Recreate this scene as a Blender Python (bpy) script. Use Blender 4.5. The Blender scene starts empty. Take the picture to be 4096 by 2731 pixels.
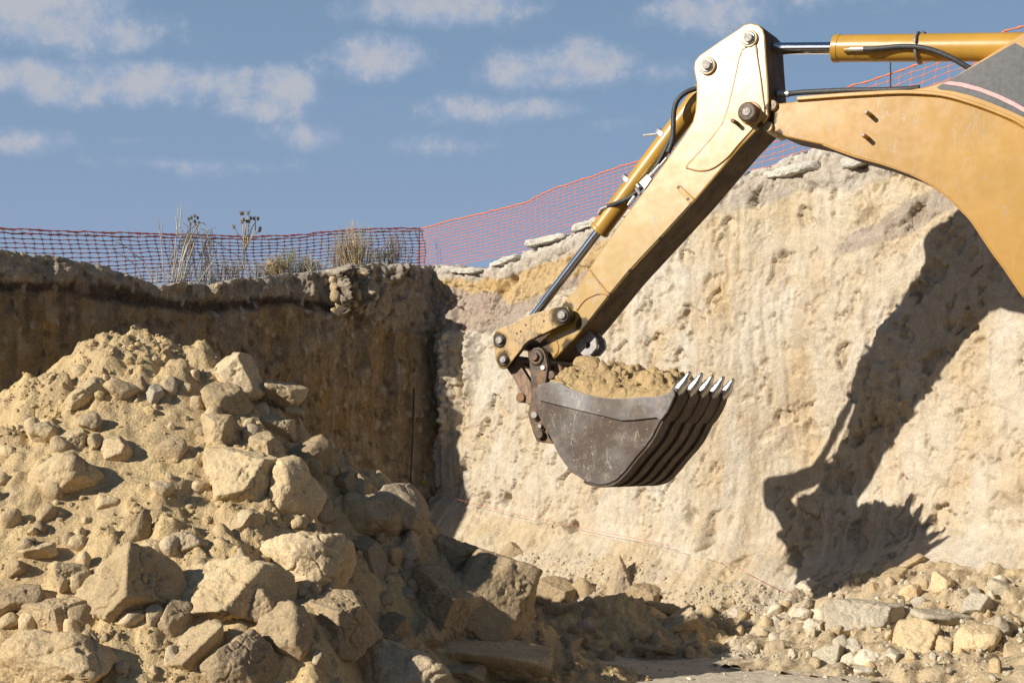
import bpy, bmesh, math, random
import numpy as np
from mathutils import Vector, Matrix
from mathutils.bvhtree import BVHTree

# ------------------------------------------------------------------ camera, sky, sun, exposure
scene = bpy.context.scene
COL = scene.collection
F, CX, HY, EYE = 5800.0, 2048.0, 1850.0, 1.55      # focal length, centre column and horizon row of the 4096 px wide photograph; eye height
cam_data = bpy.data.cameras.new('camera')
cam_data.sensor_width = 36.0
cam_data.lens = F / 4096 * 36.0
cam_data.shift_y = (HY - 1365.5) / 4096
cam_data.clip_start, cam_data.clip_end = 0.1, 2000.0
cam = bpy.data.objects.new('camera', cam_data)
cam.location = (0, 0, EYE)
cam.rotation_euler = (math.pi / 2, 0, 0)
COL.objects.link(cam)
scene.camera = cam

SUN_H = np.array([0.8387, 0.5446])                   # horizontal heading of the light
SUN_EL = math.radians(24.4)
sun_data = bpy.data.lights.new('sun', 'SUN')
sun_data.energy = 5.0
sun_data.angle = math.radians(0.55)
sun_data.color = (1.0, 0.925, 0.81)
sun = bpy.data.objects.new('sun', sun_data)
sun.rotation_euler = Vector((SUN_H[0] * math.cos(SUN_EL), SUN_H[1] * math.cos(SUN_EL), -math.sin(SUN_EL))).to_track_quat('-Z', 'Y').to_euler()
sun.location = (-20, -12, 20)
COL.objects.link(sun)

world = bpy.data.worlds.new('World')
scene.world = world
world.use_nodes = True
scene.view_settings.view_transform = 'Standard'
scene.view_settings.look = 'None'
scene.view_settings.gamma = 1.0
scene.view_settings.use_curve_mapping = False
scene.view_settings.exposure = 0.3
scene.render.engine = 'CYCLES'
scene.cycles.use_denoising = True
scene.cycles.use_adaptive_sampling = True
scene.cycles.adaptive_threshold = 0.02
scene.cycles.max_bounces = 4
scene.cycles.diffuse_bounces = 3
scene.cycles.glossy_bounces = 3


class NT:
    """small node-tree writer"""
    def __init__(self, tree):
        self.t = tree
        self.t.nodes.clear()

    def n(self, typ, **kw):
        nd = self.t.nodes.new(typ)
        for k, v in kw.items():
            setattr(nd, k, v)
        return nd

    def put(self, sock, v):
        if hasattr(v, 'is_linked'):
            self.t.links.new(v, sock)
        elif isinstance(v, (tuple, list)):
            sock.default_value = tuple(v) + ((1.0,) if len(sock.default_value) == 4 and len(v) == 3 else ())
        else:
            sock.default_value = v

    def math(self, op, a, b=0.0, c=None, clamp=False):
        nd = self.n('ShaderNodeMath', operation=op, use_clamp=clamp)
        self.put(nd.inputs[0], a)
        self.put(nd.inputs[1], b)
        if c is not None:
            self.put(nd.inputs[2], c)
        return nd.outputs[0]

    def vmath(self, op, a, b=None, scale=None):
        nd = self.n('ShaderNodeVectorMath', operation=op)
        self.put(nd.inputs[0], a)
        if b is not None:
            self.put(nd.inputs[1], b)
        if scale is not None:
            self.put(nd.inputs['Scale'], scale)
        return nd.outputs['Value'] if op in ('LENGTH', 'DOT_PRODUCT', 'DISTANCE') else nd.outputs[0]

    def noise(self, vec, scale, detail=4.0, rough=0.55, dist=0.0):
        nd = self.n('ShaderNodeTexNoise')
        self.put(nd.inputs['Vector'], vec)
        self.put(nd.inputs['Scale'], scale)
        nd.inputs['Detail'].default_value = detail
        nd.inputs['Roughness'].default_value = rough
        nd.inputs['Distortion'].default_value = dist
        return nd.outputs['Fac']

    def voro(self, vec, scale, feature='F1', out='Distance'):
        nd = self.n('ShaderNodeTexVoronoi', feature=feature)
        self.put(nd.inputs['Vector'], vec)
        self.put(nd.inputs['Scale'], scale)
        return nd.outputs[out]

    def ramp(self, v, lo, hi, a=0.0, b=1.0, smooth=True):
        nd = self.n('ShaderNodeMapRange', interpolation_type='SMOOTHSTEP' if smooth else 'LINEAR')
        for i, x in enumerate((v, lo, hi, a, b)):
            self.put(nd.inputs[i], x)
        return nd.outputs[0]

    def mix(self, f, a, b, mode='MIX'):
        nd = self.n('ShaderNodeMix', data_type='RGBA', blend_type=mode)
        self.put(nd.inputs[0], f)
        self.put(nd.inputs[6], a)
        self.put(nd.inputs[7], b)
        return nd.outputs[2]

    def sep(self, v):
        nd = self.n('ShaderNodeSeparateXYZ')
        self.put(nd.inputs[0], v)
        return nd.outputs

    def comb(self, x, y, z):
        nd = self.n('ShaderNodeCombineXYZ')
        for i, v in enumerate((x, y, z)):
            self.put(nd.inputs[i], v)
        return nd.outputs[0]

    def bump(self, h, strength, dist, prev=None):
        nd = self.n('ShaderNodeBump')
        nd.inputs['Strength'].default_value = strength
        nd.inputs['Distance'].default_value = dist
        self.put(nd.inputs['Height'], h)
        if prev is not None:
            self.put(nd.inputs['Normal'], prev)
        return nd.outputs[0]


# sky: physical sky with fair-weather cumulus laid out by bearing and elevation (repeating all round the horizon)
SKY_STRENGTH = 0.05
w = NT(world.node_tree)
sky = w.n('ShaderNodeTexSky', sky_type='NISHITA')
sky.sun_disc = False
sky.sun_elevation = SUN_EL
sky.sun_rotation = math.atan2(-SUN_H[0], -SUN_H[1])
sky.altitude = 800.0
sky.air_density = 1.3
sky.dust_density = 0.25
sky.ozone_density = 3.0
direction = w.n('ShaderNodeTexCoord').outputs['Generated']
dx, dy, dz = w.sep(direction)
az = w.math('ARCTAN2', dx, dy)
azf = w.math('SUBTRACT', w.math('PINGPONG', w.math('ADD', az, 0.40 + 8 * 0.8), 0.80), 0.40)
el = w.math('ARCSINE', dz)
wisp = w.math('SUBTRACT', w.noise(direction, 17.0, 6.0, 0.60, 0.4), 0.5)
fine = w.math('SUBTRACT', w.noise(direction, 55.0, 5.0, 0.66), 0.5)
# (column, row, half-width, half-height, weight) of each cloud, photograph pixels
PUFFS = [(170, 90, 250, 150, 1.25), (330, 190, 300, 110, .75), (130, 400, 260, 75, .95), (620, 375, 260, 72, 1.1), (840, 365, 180, 62, .85),
         (1130, 375, 110, 65, .9), (1010, 450, 180, 45, .62), (1535, 240, 150, 78, 1.1), (1760, 30, 330, 70, .95), (2060, 290, 120, 75, .95),
         (2330, 270, 230, 85, .95), (2600, 290, 150, 55, .6), (2050, 440, 430, 50, .7), (2480, 490, 160, 40, .55), (2850, 60, 280, 70, .75),
         (3350, 20, 300, 50, .6), (110, 630, 150, 45, .75), (760, 690, 330, 40, .55), (1250, 560, 180, 45, .42), (1720, 590, 260, 40, .42),
         (1300, 300, 90, 40, .3), (3700, 60, 240, 50, .45), (500, 610, 80, 25, .4)]
ang = w.comb(azf, el, 0.0)
field = None
for (x, y, rw, rh, wt) in PUFFS:
    a0, e0 = math.atan((x - CX) / F), math.atan((HY - y) / F)
    nd = w.n('ShaderNodeVectorMath', operation='MULTIPLY_ADD')
    for i_, v_ in enumerate((ang, (F / rw, F / rh, 0.0), (-a0 * F / rw, -e0 * F / rh, 0.0))):
        w.put(nd.inputs[i_], v_)
    m = w.math('MULTIPLY_ADD', w.vmath('LENGTH', nd.outputs[0]), -wt, 1.75 * wt)
    field = m if field is None else w.math('MAXIMUM', field, m)
hi = w.math('SUBTRACT', w.noise(direction, 5.0, 4.0, 0.6), 0.60)       # the same weather overhead
hi = w.math('MULTIPLY', hi, 2.5)
field = w.math('ADD', w.math('MULTIPLY', field, w.ramp(el, 0.34, 0.42, 1.0, 0.0)), w.math('MULTIPLY', hi, w.ramp(el, 0.34, 0.46)))
field = w.math('ADD', field, w.math('ADD', w.math('MULTIPLY', wisp, 1.9), w.math('MULTIPLY', fine, 1.15)))
cloud = w.math('MULTIPLY', w.ramp(field, 0.22, 1.0), 0.84)
thick = w.ramp(w.math('ADD', field, w.math('MULTIPLY', fine, 2.5)), 0.35, 1.7)
cloud_col = w.mix(thick, (5.3, 6.7, 9.3), (8.3, 8.5, 9.3))
haze = w.ramp(el, 0.24, 0.62, 0.82, 0.0)                              # pale toward the horizon, deeper blue overhead
veil_col = w.mix(w.ramp(el, 0.10, 0.32), (4.85, 6.45, 9.6), (3.7, 5.75, 8.5))
veil = w.mix(haze, sky.outputs[0], veil_col)
both = w.mix(cloud, veil, cloud_col)
world.cycles.sampling_method = 'MANUAL'
world.cycles.sample_map_resolution = 512
bg = w.n('ShaderNodeBackground')
w.put(bg.inputs['Color'], both)
bg.inputs['Strength'].default_value = SKY_STRENGTH
w.t.links.new(bg.outputs[0], w.n('ShaderNodeOutputWorld').inputs[0])

# ------------------------------------------------------------------ numeric helpers
U32 = np.uint32


def _hash(ix, iy, iz, seed):
    h = (ix.astype(np.int64) * 374761393 + iy.astype(np.int64) * 668265263 + iz.astype(np.int64) * 2147483647 + seed * 1274126177) & 0xFFFFFFFF
    h = ((h ^ (h >> 13)) * 1274126177) & 0xFFFFFFFF
    h = ((h ^ (h >> 16)) * 2246822519) & 0xFFFFFFFF
    return h ^ (h >> 15)


def vnoise(p, seed=0):
    """smooth noise in -1..1 at points p (n,3)"""
    i = np.floor(p)
    f = p - i
    u = f * f * f * (f * (f * 6 - 15) + 10)
    ix, iy, iz = i[:, 0].astype(np.int64), i[:, 1].astype(np.int64), i[:, 2].astype(np.int64)
    out = 0
    for a in (0, 1):
        wx = u[:, 0] if a else 1 - u[:, 0]
        for b in (0, 1):
            wy = u[:, 1] if b else 1 - u[:, 1]
            for c in (0, 1):
                wz = u[:, 2] if c else 1 - u[:, 2]
                h = _hash(ix + a, iy + b, iz + c, seed)
                gx = (h & 255) / 127.5 - 1
                gy = ((h >> 8) & 255) / 127.5 - 1
                gz = ((h >> 16) & 255) / 127.5 - 1
                out = out + wx * wy * wz * (gx * (f[:, 0] - a) + gy * (f[:, 1] - b) + gz * (f[:, 2] - c))
    return out * 1.35


def fbm(p, octaves=4, gain=0.5, seed=0, lac=2.07):
    s, a, t = 0, 1.0, 0.0
    for k in range(octaves):
        s = s + a * vnoise(p, seed + 17 * k)
        t += a
        a *= gain
        p = p * lac + 13.7
    return s / t * 1.3


def cells(p2, seed=0):
    """2D cellular noise: nearest distance, second distance, random value of the nearest cell"""
    i = np.floor(p2)
    n = len(p2)
    f1, f2, rid = np.full(n, 9.0), np.full(n, 9.0), np.zeros(n)
    z = np.zeros(n, dtype=np.int64)
    for a in (-1, 0, 1):
        for b in (-1, 0, 1):
            cx, cy = i[:, 0].astype(np.int64) + a, i[:, 1].astype(np.int64) + b
            h = _hash(cx, cy, z, seed)
            d = np.hypot(cx + (h & 1023) / 1023.0 - p2[:, 0], cy + ((h >> 10) & 1023) / 1023.0 - p2[:, 1])
            near = d < f1
            f2 = np.where(near, f1, np.minimum(f2, d))
            rid = np.where(near, ((h >> 20) & 1023) / 1023.0, rid)
            f1 = np.where(near, d, f1)
    return f1, f2, rid


def sstep(x, a, b):
    t = np.clip((x - a) / (b - a), 0, 1)
    return t * t * (3 - 2 * t)


def mesh_np(name, V, Fs, mat, smooth=True, colors=None):
    """mesh from numpy vertices and faces (an (n,3) or (n,4) array or a list of such)"""
    me = bpy.data.meshes.new(name)
    V = np.asarray(V, dtype=np.float32)
    Fs = Fs if isinstance(Fs, list) else [Fs]
    Fs = [np.asarray(f, dtype=np.int32) for f in Fs if len(f)]
    loops = np.concatenate([f.ravel() for f in Fs])
    sizes = np.concatenate([np.full(len(f), f.shape[1], dtype=np.int32) for f in Fs])
    starts = np.concatenate([[0], np.cumsum(sizes)[:-1]]).astype(np.int32)
    me.vertices.add(len(V))
    me.vertices.foreach_set('co', V.ravel())
    me.loops.add(len(loops))
    me.loops.foreach_set('vertex_index', loops)
    me.polygons.add(len(sizes))
    me.polygons.foreach_set('loop_start', starts)
    me.polygons.foreach_set('loop_total', sizes)
    me.polygons.foreach_set('use_smooth', np.full(len(sizes), smooth))
    if colors is not None:
        at = me.color_attributes.new('tint', 'FLOAT_COLOR', 'POINT')
        c4 = np.ones((len(V), 4), dtype=np.float32)
        c4[:, :3] = colors
        at.data.foreach_set('color', c4.ravel())
    me.update(calc_edges=True)
    me.validate()
    if mat is not None:
        me.materials.append(mat)
    return me


def link(name, me, parent=None, loc=None, label=None, cat=None, group=None, kind=None):
    o = bpy.data.objects.new(name, me)
    COL.objects.link(o)
    if loc is not None:
        o.location = loc
    if parent is not None:
        o.parent = parent
        o.matrix_parent_inverse = Matrix.Translation(-Vector(parent.location)) if parent.type == 'EMPTY' else Matrix.Identity(4)
    for k, v in (('label', label), ('category', cat), ('group', group), ('kind', kind)):
        if v:
            o[k] = v
    return o


def grid_faces(n, m):
    a = (np.arange(n - 1)[:, None] * m + np.arange(m - 1)[None, :]).ravel()
    return np.stack([a, a + m, a + m + 1, a + 1], axis=1)


def ray(px, py):
    d = np.array([(px - CX) / F, 1.0, (HY - py) / F])
    return d / np.linalg.norm(d)


def catmull(pts, per=6, closed=False):
    """smooth curve through pts; a point given twice in a row makes a corner"""
    P = [np.asarray(p, float) for p in pts]
    n = len(P)
    out = []
    for i in range(n if closed else n - 1):
        g = lambda k: P[k % n] if closed else P[min(max(k, 0), n - 1)]
        p0, p1, p2, p3 = g(i - 1), g(i), g(i + 1), g(i + 2)
        if np.allclose(p1, p2):
            continue
        for t in np.linspace(0, 1, per, endpoint=False):
            m1, m2 = (p2 - p0) / 2, (p3 - p1) / 2
            h = p1 * (2 * t**3 - 3 * t**2 + 1) + m1 * (t**3 - 2 * t**2 + t) + p2 * (-2 * t**3 + 3 * t**2) + m2 * (t**3 - t**2)
            out.append(h)
    if not closed:
        out.append(P[-1])
    return np.array(out)


def tube_np(path, rad, sides=8, caps=True):
    """vertices and quads of a tube along path (n,3); rad is a number or one per point"""
    path = np.asarray(path, float)
    n = len(path)
    rad = np.broadcast_to(np.asarray(rad, float), (n,))
    tan = np.gradient(path, axis=0)
    tan /= np.linalg.norm(tan, axis=1)[:, None] + 1e-12
    ref = np.array([0.0, 0.0, 1.0]) if abs(tan[:, 2]).mean() < 0.8 else np.array([0.3, 1.0, 0.0])
    a = np.cross(tan, ref)
    a /= np.linalg.norm(a, axis=1)[:, None] + 1e-12
    b = np.cross(tan, a)
    ang = np.arange(sides) / sides * 2 * math.pi
    V = path[:, None, :] + rad[:, None, None] * (np.cos(ang)[None, :, None] * a[:, None, :] + np.sin(ang)[None, :, None] * b[:, None, :])
    V = V.reshape(-1, 3)
    k = np.arange(sides)
    quads = []
    for i in range(n - 1):
        quads.append(np.stack([i * sides + k, i * sides + (k + 1) % sides, (i + 1) * sides + (k + 1) % sides, (i + 1) * sides + k], axis=1))
    Fq = [np.concatenate(quads)]
    if caps:
        V = np.concatenate([V, path[:1], path[-1:]])
        c0, c1 = n * sides, n * sides + 1
        Fq.append(np.concatenate([np.stack([np.full(sides, c0), (k + 1) % sides, k], axis=1),
                                  np.stack([np.full(sides, c1), (n - 1) * sides + k, (n - 1) * sides + (k + 1) % sides], axis=1)]))
    return V, Fq


class Mesh:
    """collects several pieces of ONE part"""
    def __init__(self):
        self.V, self.F, self.n = [], {3: [], 4: []}, 0

    def add(self, V, Fs):
        for f in (Fs if isinstance(Fs, list) else [Fs]):
            f = np.asarray(f)
            if len(f):
                self.F[f.shape[1]].append(f + self.n)
        self.V.append(np.asarray(V, float))
        self.n += len(V)
        return self

    def tube(self, path, rad, sides=8, caps=True):
        return self.add(*tube_np(path, rad, sides, caps))

    def build(self, name, mat, smooth=True):
        return mesh_np(name, np.concatenate(self.V), [np.concatenate(f) for f in self.F.values() if f], mat, smooth)


# ------------------------------------------------------------------ materials
def new_mat(name):
    m = bpy.data.materials.new(name)
    m.use_nodes = True
    t = NT(m.node_tree)
    out = t.n('ShaderNodeOutputMaterial')
    b = t.n('ShaderNodeBsdfPrincipled')
    t.t.links.new(b.outputs[0], out.inputs[0])
    return m, t, b


def earth(name, tint=None, c1=(.42, .30, .17), c2=(.55, .43, .28), c3=(.30, .20, .11), fine=1.0, bump=1.0, per_object=0.0, pale=0.0):
    """dry soil and limestone: tint is True to take the vertex colour"""
    m, t, b = new_mat(name)
    pos = t.n('ShaderNodeNewGeometry').outputs['Position']
    if per_object:
        oi = t.n('ShaderNodeObjectInfo')
        pos = t.vmath('ADD', pos, t.vmath('SCALE', t.comb(1, 2, 3), scale=t.math('MULTIPLY', oi.outputs['Random'], 40.0)))
    n1 = t.noise(pos, 2.2, 3, 0.6)
    n2 = t.noise(pos, 11.0 * fine, 3, 0.62)
    n3 = t.noise(pos, 70.0 * fine, 3, 0.65)
    if tint:
        base = t.n('ShaderNodeVertexColor', layer_name='tint').outputs[0]
    else:
        base = t.mix(t.ramp(n1, 0.38, 0.66), c1, c2)
        base = t.mix(t.math('MULTIPLY', t.ramp(n2, 0.52, 0.72), 0.55), base, c3)
    base = t.mix(t.math('MULTIPLY', t.ramp(n3, 0.56, 0.70), 0.35 + pale), base, tuple(min(1, x * 1.25 + .04) for x in c2))
    val = t.math('ADD', t.ramp(n2, 0.25, 0.75, 0.80, 1.14, False), t.ramp(n3, 0.3, 0.7, -0.16, 0.13, False))
    if per_object:
        val = t.math('MULTIPLY', val, t.ramp(oi.outputs['Random'], 0, 1, 0.80, 1.12, False))
        base = t.mix(t.ramp(t.math('FRACT', t.math('MULTIPLY', oi.outputs['Random'], 7.31)), 0.55, 1.0, 0.0, 0.35), base, (.52, .45, .36))
    hsv = t.n('ShaderNodeHueSaturation')
    t.put(hsv.inputs['Value'], val)
    t.put(hsv.inputs['Saturation'], t.ramp(n1, 0.3, 0.7, 0.88, 1.1, False))
    t.put(hsv.inputs['Color'], base)
    t.put(b.inputs['Base Color'], hsv.outputs[0])
    b.inputs['Roughness'].default_value = 0.95
    b.inputs['Specular IOR Level'].default_value = 0.12
    hgt = t.math('ADD', t.noise(pos, 26.0 * fine, 5, 0.70), t.math('MULTIPLY', n3, 0.35))
    nb = t.bump(hgt, 0.85 * bump, 0.030)
    t.put(b.inputs['Normal'], nb)
    return m


M = {}
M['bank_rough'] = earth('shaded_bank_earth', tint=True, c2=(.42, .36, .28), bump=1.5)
M['bank'] = earth('bank_earth', tint=True, c2=(.52, .45, .35), bump=.8)
M['floor'] = earth('pit_floor_dust', tint=True, c2=(.50, .42, .32), bump=0.7)
M['pile'] = earth('heap_soil', c1=(.57, .415, .215), c2=(.68, .52, .295), c3=(.46, .32, .145), bump=1.0)
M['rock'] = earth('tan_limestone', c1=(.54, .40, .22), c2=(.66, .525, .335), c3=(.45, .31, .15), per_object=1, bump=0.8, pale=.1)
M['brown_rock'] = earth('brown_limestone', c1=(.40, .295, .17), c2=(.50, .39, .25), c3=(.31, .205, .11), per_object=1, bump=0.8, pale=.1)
M['pale_rock'] = earth('pale_limestone', c1=(.60, .51, .36), c2=(.70, .63, .50), c3=(.50, .38, .23), per_object=1, bump=0.75, pale=.15)
M['crust'] = earth('crumbling_concrete', c1=(.64, .60, .52), c2=(.74, .70, .62), c3=(.46, .40, .32), bump=1.2)
M['clod'] = earth('bucket_soil', c1=(.50, .345, .165), c2=(.58, .43, .23), c3=(.40, .26, .115), bump=1.1)


def plain(name, col, rough=0.6, metal=0.0, var=0.25, scale=20.0, bump=0.2, spec=0.5, rust=None, rust_amt=0.5):
    m, t, b = new_mat(name)
    pos = t.n('ShaderNodeNewGeometry').outputs['Position']
    n1 = t.noise(pos, scale, 6, 0.6)
    n2 = t.noise(pos, scale * 6, 4, 0.6)
    base = t.mix(t.ramp(n1, 0.3, 0.7), tuple(c * (1 - var) for c in col), tuple(min(1, c * (1 + var)) for c in col))
    if rust:
        base = t.mix(t.math('MULTIPLY', t.ramp(t.noise(pos, scale * .6, 8, 0.65), 0.48, 0.62), rust_amt), base, rust)
    t.put(b.inputs['Base Color'], base)
    t.put(b.inputs['Roughness'], t.ramp(n2, 0.3, 0.7, rough * 0.85, min(1, rough * 1.15)))
    b.inputs['Metallic'].default_value = metal
    b.inputs['Specular IOR Level'].default_value = spec
    t.put(b.inputs['Normal'], t.bump(n2, bump, 0.004))
    return m


def paint(name, col, wear, dirt, rough=0.26, grime=(), ior=1.45):
    """sun-faded machine paint: fine scratches through to grey steel, small chips, dusty wipe marks, grease (centre, radius) round joints"""
    m, t, b = new_mat(name)
    pos = t.n('ShaderNodeNewGeometry').outputs['Position']
    n1 = t.noise(pos, 2.2, 3, 0.55)
    n2 = t.noise(pos, 9.0, 5, 0.65, 0.3)

    def turned(rot, sc):
        mp = t.n('ShaderNodeMapping')
        t.put(mp.inputs['Vector'], pos)
        mp.inputs['Rotation'].default_value = rot
        mp.inputs['Scale'].default_value = sc
        return mp.outputs[0]
    lines = None
    for rot, sc in (((.5, .9, .3), (30, 30, 7)), ((-.3, -.7, .2), (26, 26, 6)), ((.1, .2, .9), (20, 22, 12))):
        q = turned(rot, sc)
        q = t.vmath('ADD', q, t.vmath('SCALE', t.comb(t.noise(q, .6, 1), t.noise(q, .7, 1), 0.0), scale=1.6))
        e = t.ramp(t.voro(q, 1.0, 'DISTANCE_TO_EDGE'), 0.012 + .012 * wear, 0.030 + .018 * wear, 1.0, 0.0)
        e = t.math('MULTIPLY', e, t.ramp(t.noise(q, .45, 2, .5), 0.66 - .16 * wear, 0.72 - .16 * wear))
        lines = e if lines is None else t.math('MAXIMUM', lines, e)
    chip = t.ramp(t.noise(pos, 75.0, 4, 0.7), 0.735 - 0.10 * wear, 0.76 - 0.10 * wear)
    wipe = t.ramp(t.noise(turned((.4, .75, .2), (36, 36, 3.0)), 1.0, 4, .6), 0.60, 0.80)
    base = t.mix(t.ramp(n1, 0.3, 0.7), tuple(c * 0.93 for c in col), tuple(min(1, c * 1.07 + .004) for c in col))
    base = t.mix(t.math('MULTIPLY', wipe, 0.16), base, (.60, .47, .28))
    base = t.mix(t.math('MULTIPLY', t.ramp(t.noise(pos, 5.0, 7, 0.7, .5), 0.62 - .1 * dirt, 0.76 - .1 * dirt), min(1, dirt * 1.2)), base, (.13, .07, .03))
    base = t.mix(t.math('MULTIPLY', chip, 0.75), base, (.10, .055, .03))
    base = t.mix(t.math('MULTIPLY', lines, 0.7), base, (.11, .095, .085))
    ro = t.math('ADD', t.ramp(n2, 0.3, 0.7, rough - .015, rough + .03), t.math('MULTIPLY', t.math('MAXIMUM', chip, lines), 0.25))
    gm = None
    gn = t.math('SUBTRACT', t.noise(pos, 16.0, 6, .7), .5) if grime else None
    for c, r in grime:
        g = t.math('ADD', t.vmath('DISTANCE', pos, tuple(c)), t.math('MULTIPLY', gn, r * 1.6))
        g = t.ramp(g, r * .55, r * 1.15, 0.92, 0.0)
        base = t.mix(g, base, (.045, .034, .026))
        gm = g if gm is None else t.math('MAXIMUM', gm, g)
        ro = t.math('ADD', ro, t.math('MULTIPLY', g, .15))
    t.put(b.inputs['Base Color'], base)
    t.put(b.inputs['Roughness'], ro)
    b.inputs['Specular IOR Level'].default_value = 1.0
    if gm is not None:
        t.put(b.inputs['Specular IOR Level'], t.ramp(gm, 0.0, 0.7, 1.0, 0.15))
    b.inputs['IOR'].default_value = ior
    nb = t.bump(t.math('SUBTRACT', n1, t.math('MULTIPLY', t.math('MAXIMUM', chip, lines), .03)), 0.05, 0.05)
    t.put(b.inputs['Normal'], nb)
    return m


def worn_steel(name, col, bright, rough=0.5, marks=1.0):
    """bucket steel: dark mill brown, chalky white scrapes, polished toward grey"""
    m, t, b = new_mat(name)
    pos = t.n('ShaderNodeNewGeometry').outputs['Position']
    n1 = t.noise(pos, 3.2, 5, 0.62)
    n2 = t.noise(pos, 26.0, 6, 0.7)
    n3 = t.noise(pos, 7.0, 6, .68)
    sc = None
    for rot, scl, seedv in (((.3, 1.1, .4), (15, 15, 5), 3.1), ((.1, -.6, .2), (13, 13, 4.5), 7.7), ((.2, .35, .7), (22, 22, 9), 1.3)):
        mp = t.n('ShaderNodeMapping')
        t.put(mp.inputs['Vector'], pos)
        mp.inputs['Rotation'].default_value = rot
        mp.inputs['Scale'].default_value = scl
        q = t.vmath('ADD', mp.outputs[0], t.vmath('SCALE', t.comb(t.noise(mp.outputs[0], .7, 2), t.noise(mp.outputs[0], .9, 2), 0.0), scale=1.8))
        e = t.ramp(t.voro(q, 1.0, 'DISTANCE_TO_EDGE'), 0.008, 0.045, 1.0, 0.0)
        e = t.math('MULTIPLY', e, t.ramp(t.math('ADD', t.noise(q, .5, 3, .6), t.math('MULTIPLY', t.math('SUBTRACT', n1, .5), .5)), 0.56, 0.66))
        sc = e if sc is None else t.math('MAXIMUM', sc, e)
    speck = t.math('MULTIPLY', t.ramp(t.noise(pos, 60.0, 4, 0.7), 0.61, 0.67), t.ramp(n3, 0.40, 0.60))
    scuff = t.math('MULTIPLY', t.ramp(n2, 0.60, 0.68), t.ramp(n3, 0.54, 0.64))
    base = t.mix(t.ramp(n1, 0.36, 0.66), col, bright)
    base = t.mix(t.math('MULTIPLY', t.ramp(n3, 0.50, 0.66), 0.5), base, (.085, .050, .033))
    base = t.mix(t.math('MULTIPLY', t.ramp(t.noise(pos, 5.5, 7, .7), 0.48, 0.72), 0.30 * marks), base, (.40, .33, .25))
    pale = t.math('MAXIMUM', t.math('MULTIPLY', sc, .45), t.math('MAXIMUM', speck, scuff))
    base = t.mix(t.math('MULTIPLY', pale, 0.85 * marks), base, (.60, .52, .42))
    t.put(b.inputs['Base Color'], base)
    b.inputs['Metallic'].default_value = 0.0
    b.inputs['Specular IOR Level'].default_value = 0.22
    t.put(b.inputs['Roughness'], t.ramp(n2, 0.3, 0.7, rough - .06, rough + .10))
    t.put(b.inputs['Normal'], t.bump(t.math('ADD', n2, n3), 0.16, 0.01))
    return m


M['yellow'] = paint('machine_yellow_paint', (.42, .245, .040), 0.25, 0.10, .25)
M['yellow_boom'] = paint('machine_yellow_paint_boom', (.42, .225, .034), 0.12, 0.05, .25)
M['yellow_cylinder'] = paint('machine_yellow_cylinder', (.47, .26, .038), 0.2, 0.25, .30)
M['yellow_worn'] = paint('machine_yellow_paint_worn', (.40, .24, .05), 1.3, 0.7, 0.42)
M['under_shade_paint'] = plain('soiled_shade_underside', (.065, .043, .024), .7, 0, .5, 7, .3, .3, (.12, .07, .03), .5)  # soiled paint, colour darkened further to stand in for shade under the arm
M['link_steel'] = plain('rusty_link_steel', (.10, .072, .052), 0.6, 0.2, 0.4, 12, .4, .4, (.26, .13, .05), .7)
M['link_rust'] = paint('rusted_yellow_link', (.24, .12, .04), 1.4, 0.95, 0.55)
M['dark_steel'] = plain('dark_oiled_steel', (.055, .047, .042), 0.45, 0.5, 0.4, 30, .4)
M['pin_steel'] = plain('pin_end_steel', (.30, .275, .245), 0.55, 0.3, 0.4, 60, .5)
M['grey_steel'] = plain('grey_forged_steel', (.30, .29, .28), 0.5, 0.4, 0.2, 14, .2, .4, (.22, .14, .09), .35)
M['chrome'] = plain('chromed_rod', (.78, .78, .80), 0.13, 1.0, 0.05, 20, 0.0)
M['tooth_steel'] = plain('ground_polished_teeth', (.50, .48, .46), 0.30, 1.0, 0.15, 14, .35, .5, (.30, .22, .15), .35)
M['bucket'] = worn_steel('bucket_steel', (.082, .055, .040), (.135, .118, .108), .50)
M['bucket_edge'] = worn_steel('bucket_polished_edge', (.13, .105, .088), (.25, .24, .24), 0.44, 1.0)
M['bucket_under'] = worn_steel('bucket_underside', (.06, .042, .03), (.10, .08, .065), 0.65, 0.35)
M['rubber'] = plain('hose_rubber', (.042, .042, .045), 0.55, 0.0, 0.3, 40, .3)
M['zinc'] = plain('zinc_fittings', (.62, .61, .57), 0.38, 0.6, 0.15, 40, .1)
M['white_block'] = plain('bright_valve_block', (.80, .79, .76), 0.35, 0.2, 0.06, 30, .05)
M['decal_black'] = plain('scuffed_black_decal', (.035, .037, .042), 0.42, 0.0, 0.5, 30, .1)
M['decal_pink'] = plain('faded_pink_stripe', (.72, .33, .32), 0.5, 0.0, 0.10, 30, .05)
M['weld'] = paint('painted_weld_bead', (.42, .21, .05), 0.3, 0.5, 0.45)
M['iron'] = plain('rusty_iron_rod', (.045, .035, .03), 0.7, 0.3, 0.3, 30, .3)
M['string'] = plain('red_mason_line', (.50, .16, .11), 0.8, 0, .1)
M['leaf'] = plain('weed_leaf', (.22, .26, .02), 0.6, 0, .2)
M['straw'] = plain('dry_straw', (.50, .38, .20), 0.8, 0, .35, 8)
M['straw_grey'] = plain('dry_grey_stalk', (.46, .41, .31), 0.8, 0, .3, 8)
M['straw_dark'] = plain('dry_brown_heads', (.22, .16, .10), 0.9, 0, .35, 30)
M['sage'] = plain('dusty_green_shrub', (.27, .24, .12), 0.85, 0, .35, 12)


def net_material(name, col):
    m, t, b = new_mat(name)
    b.inputs['Base Color'].default_value = (*col, 1)
    b.inputs['Roughness'].default_value = 0.4
    return m


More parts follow.
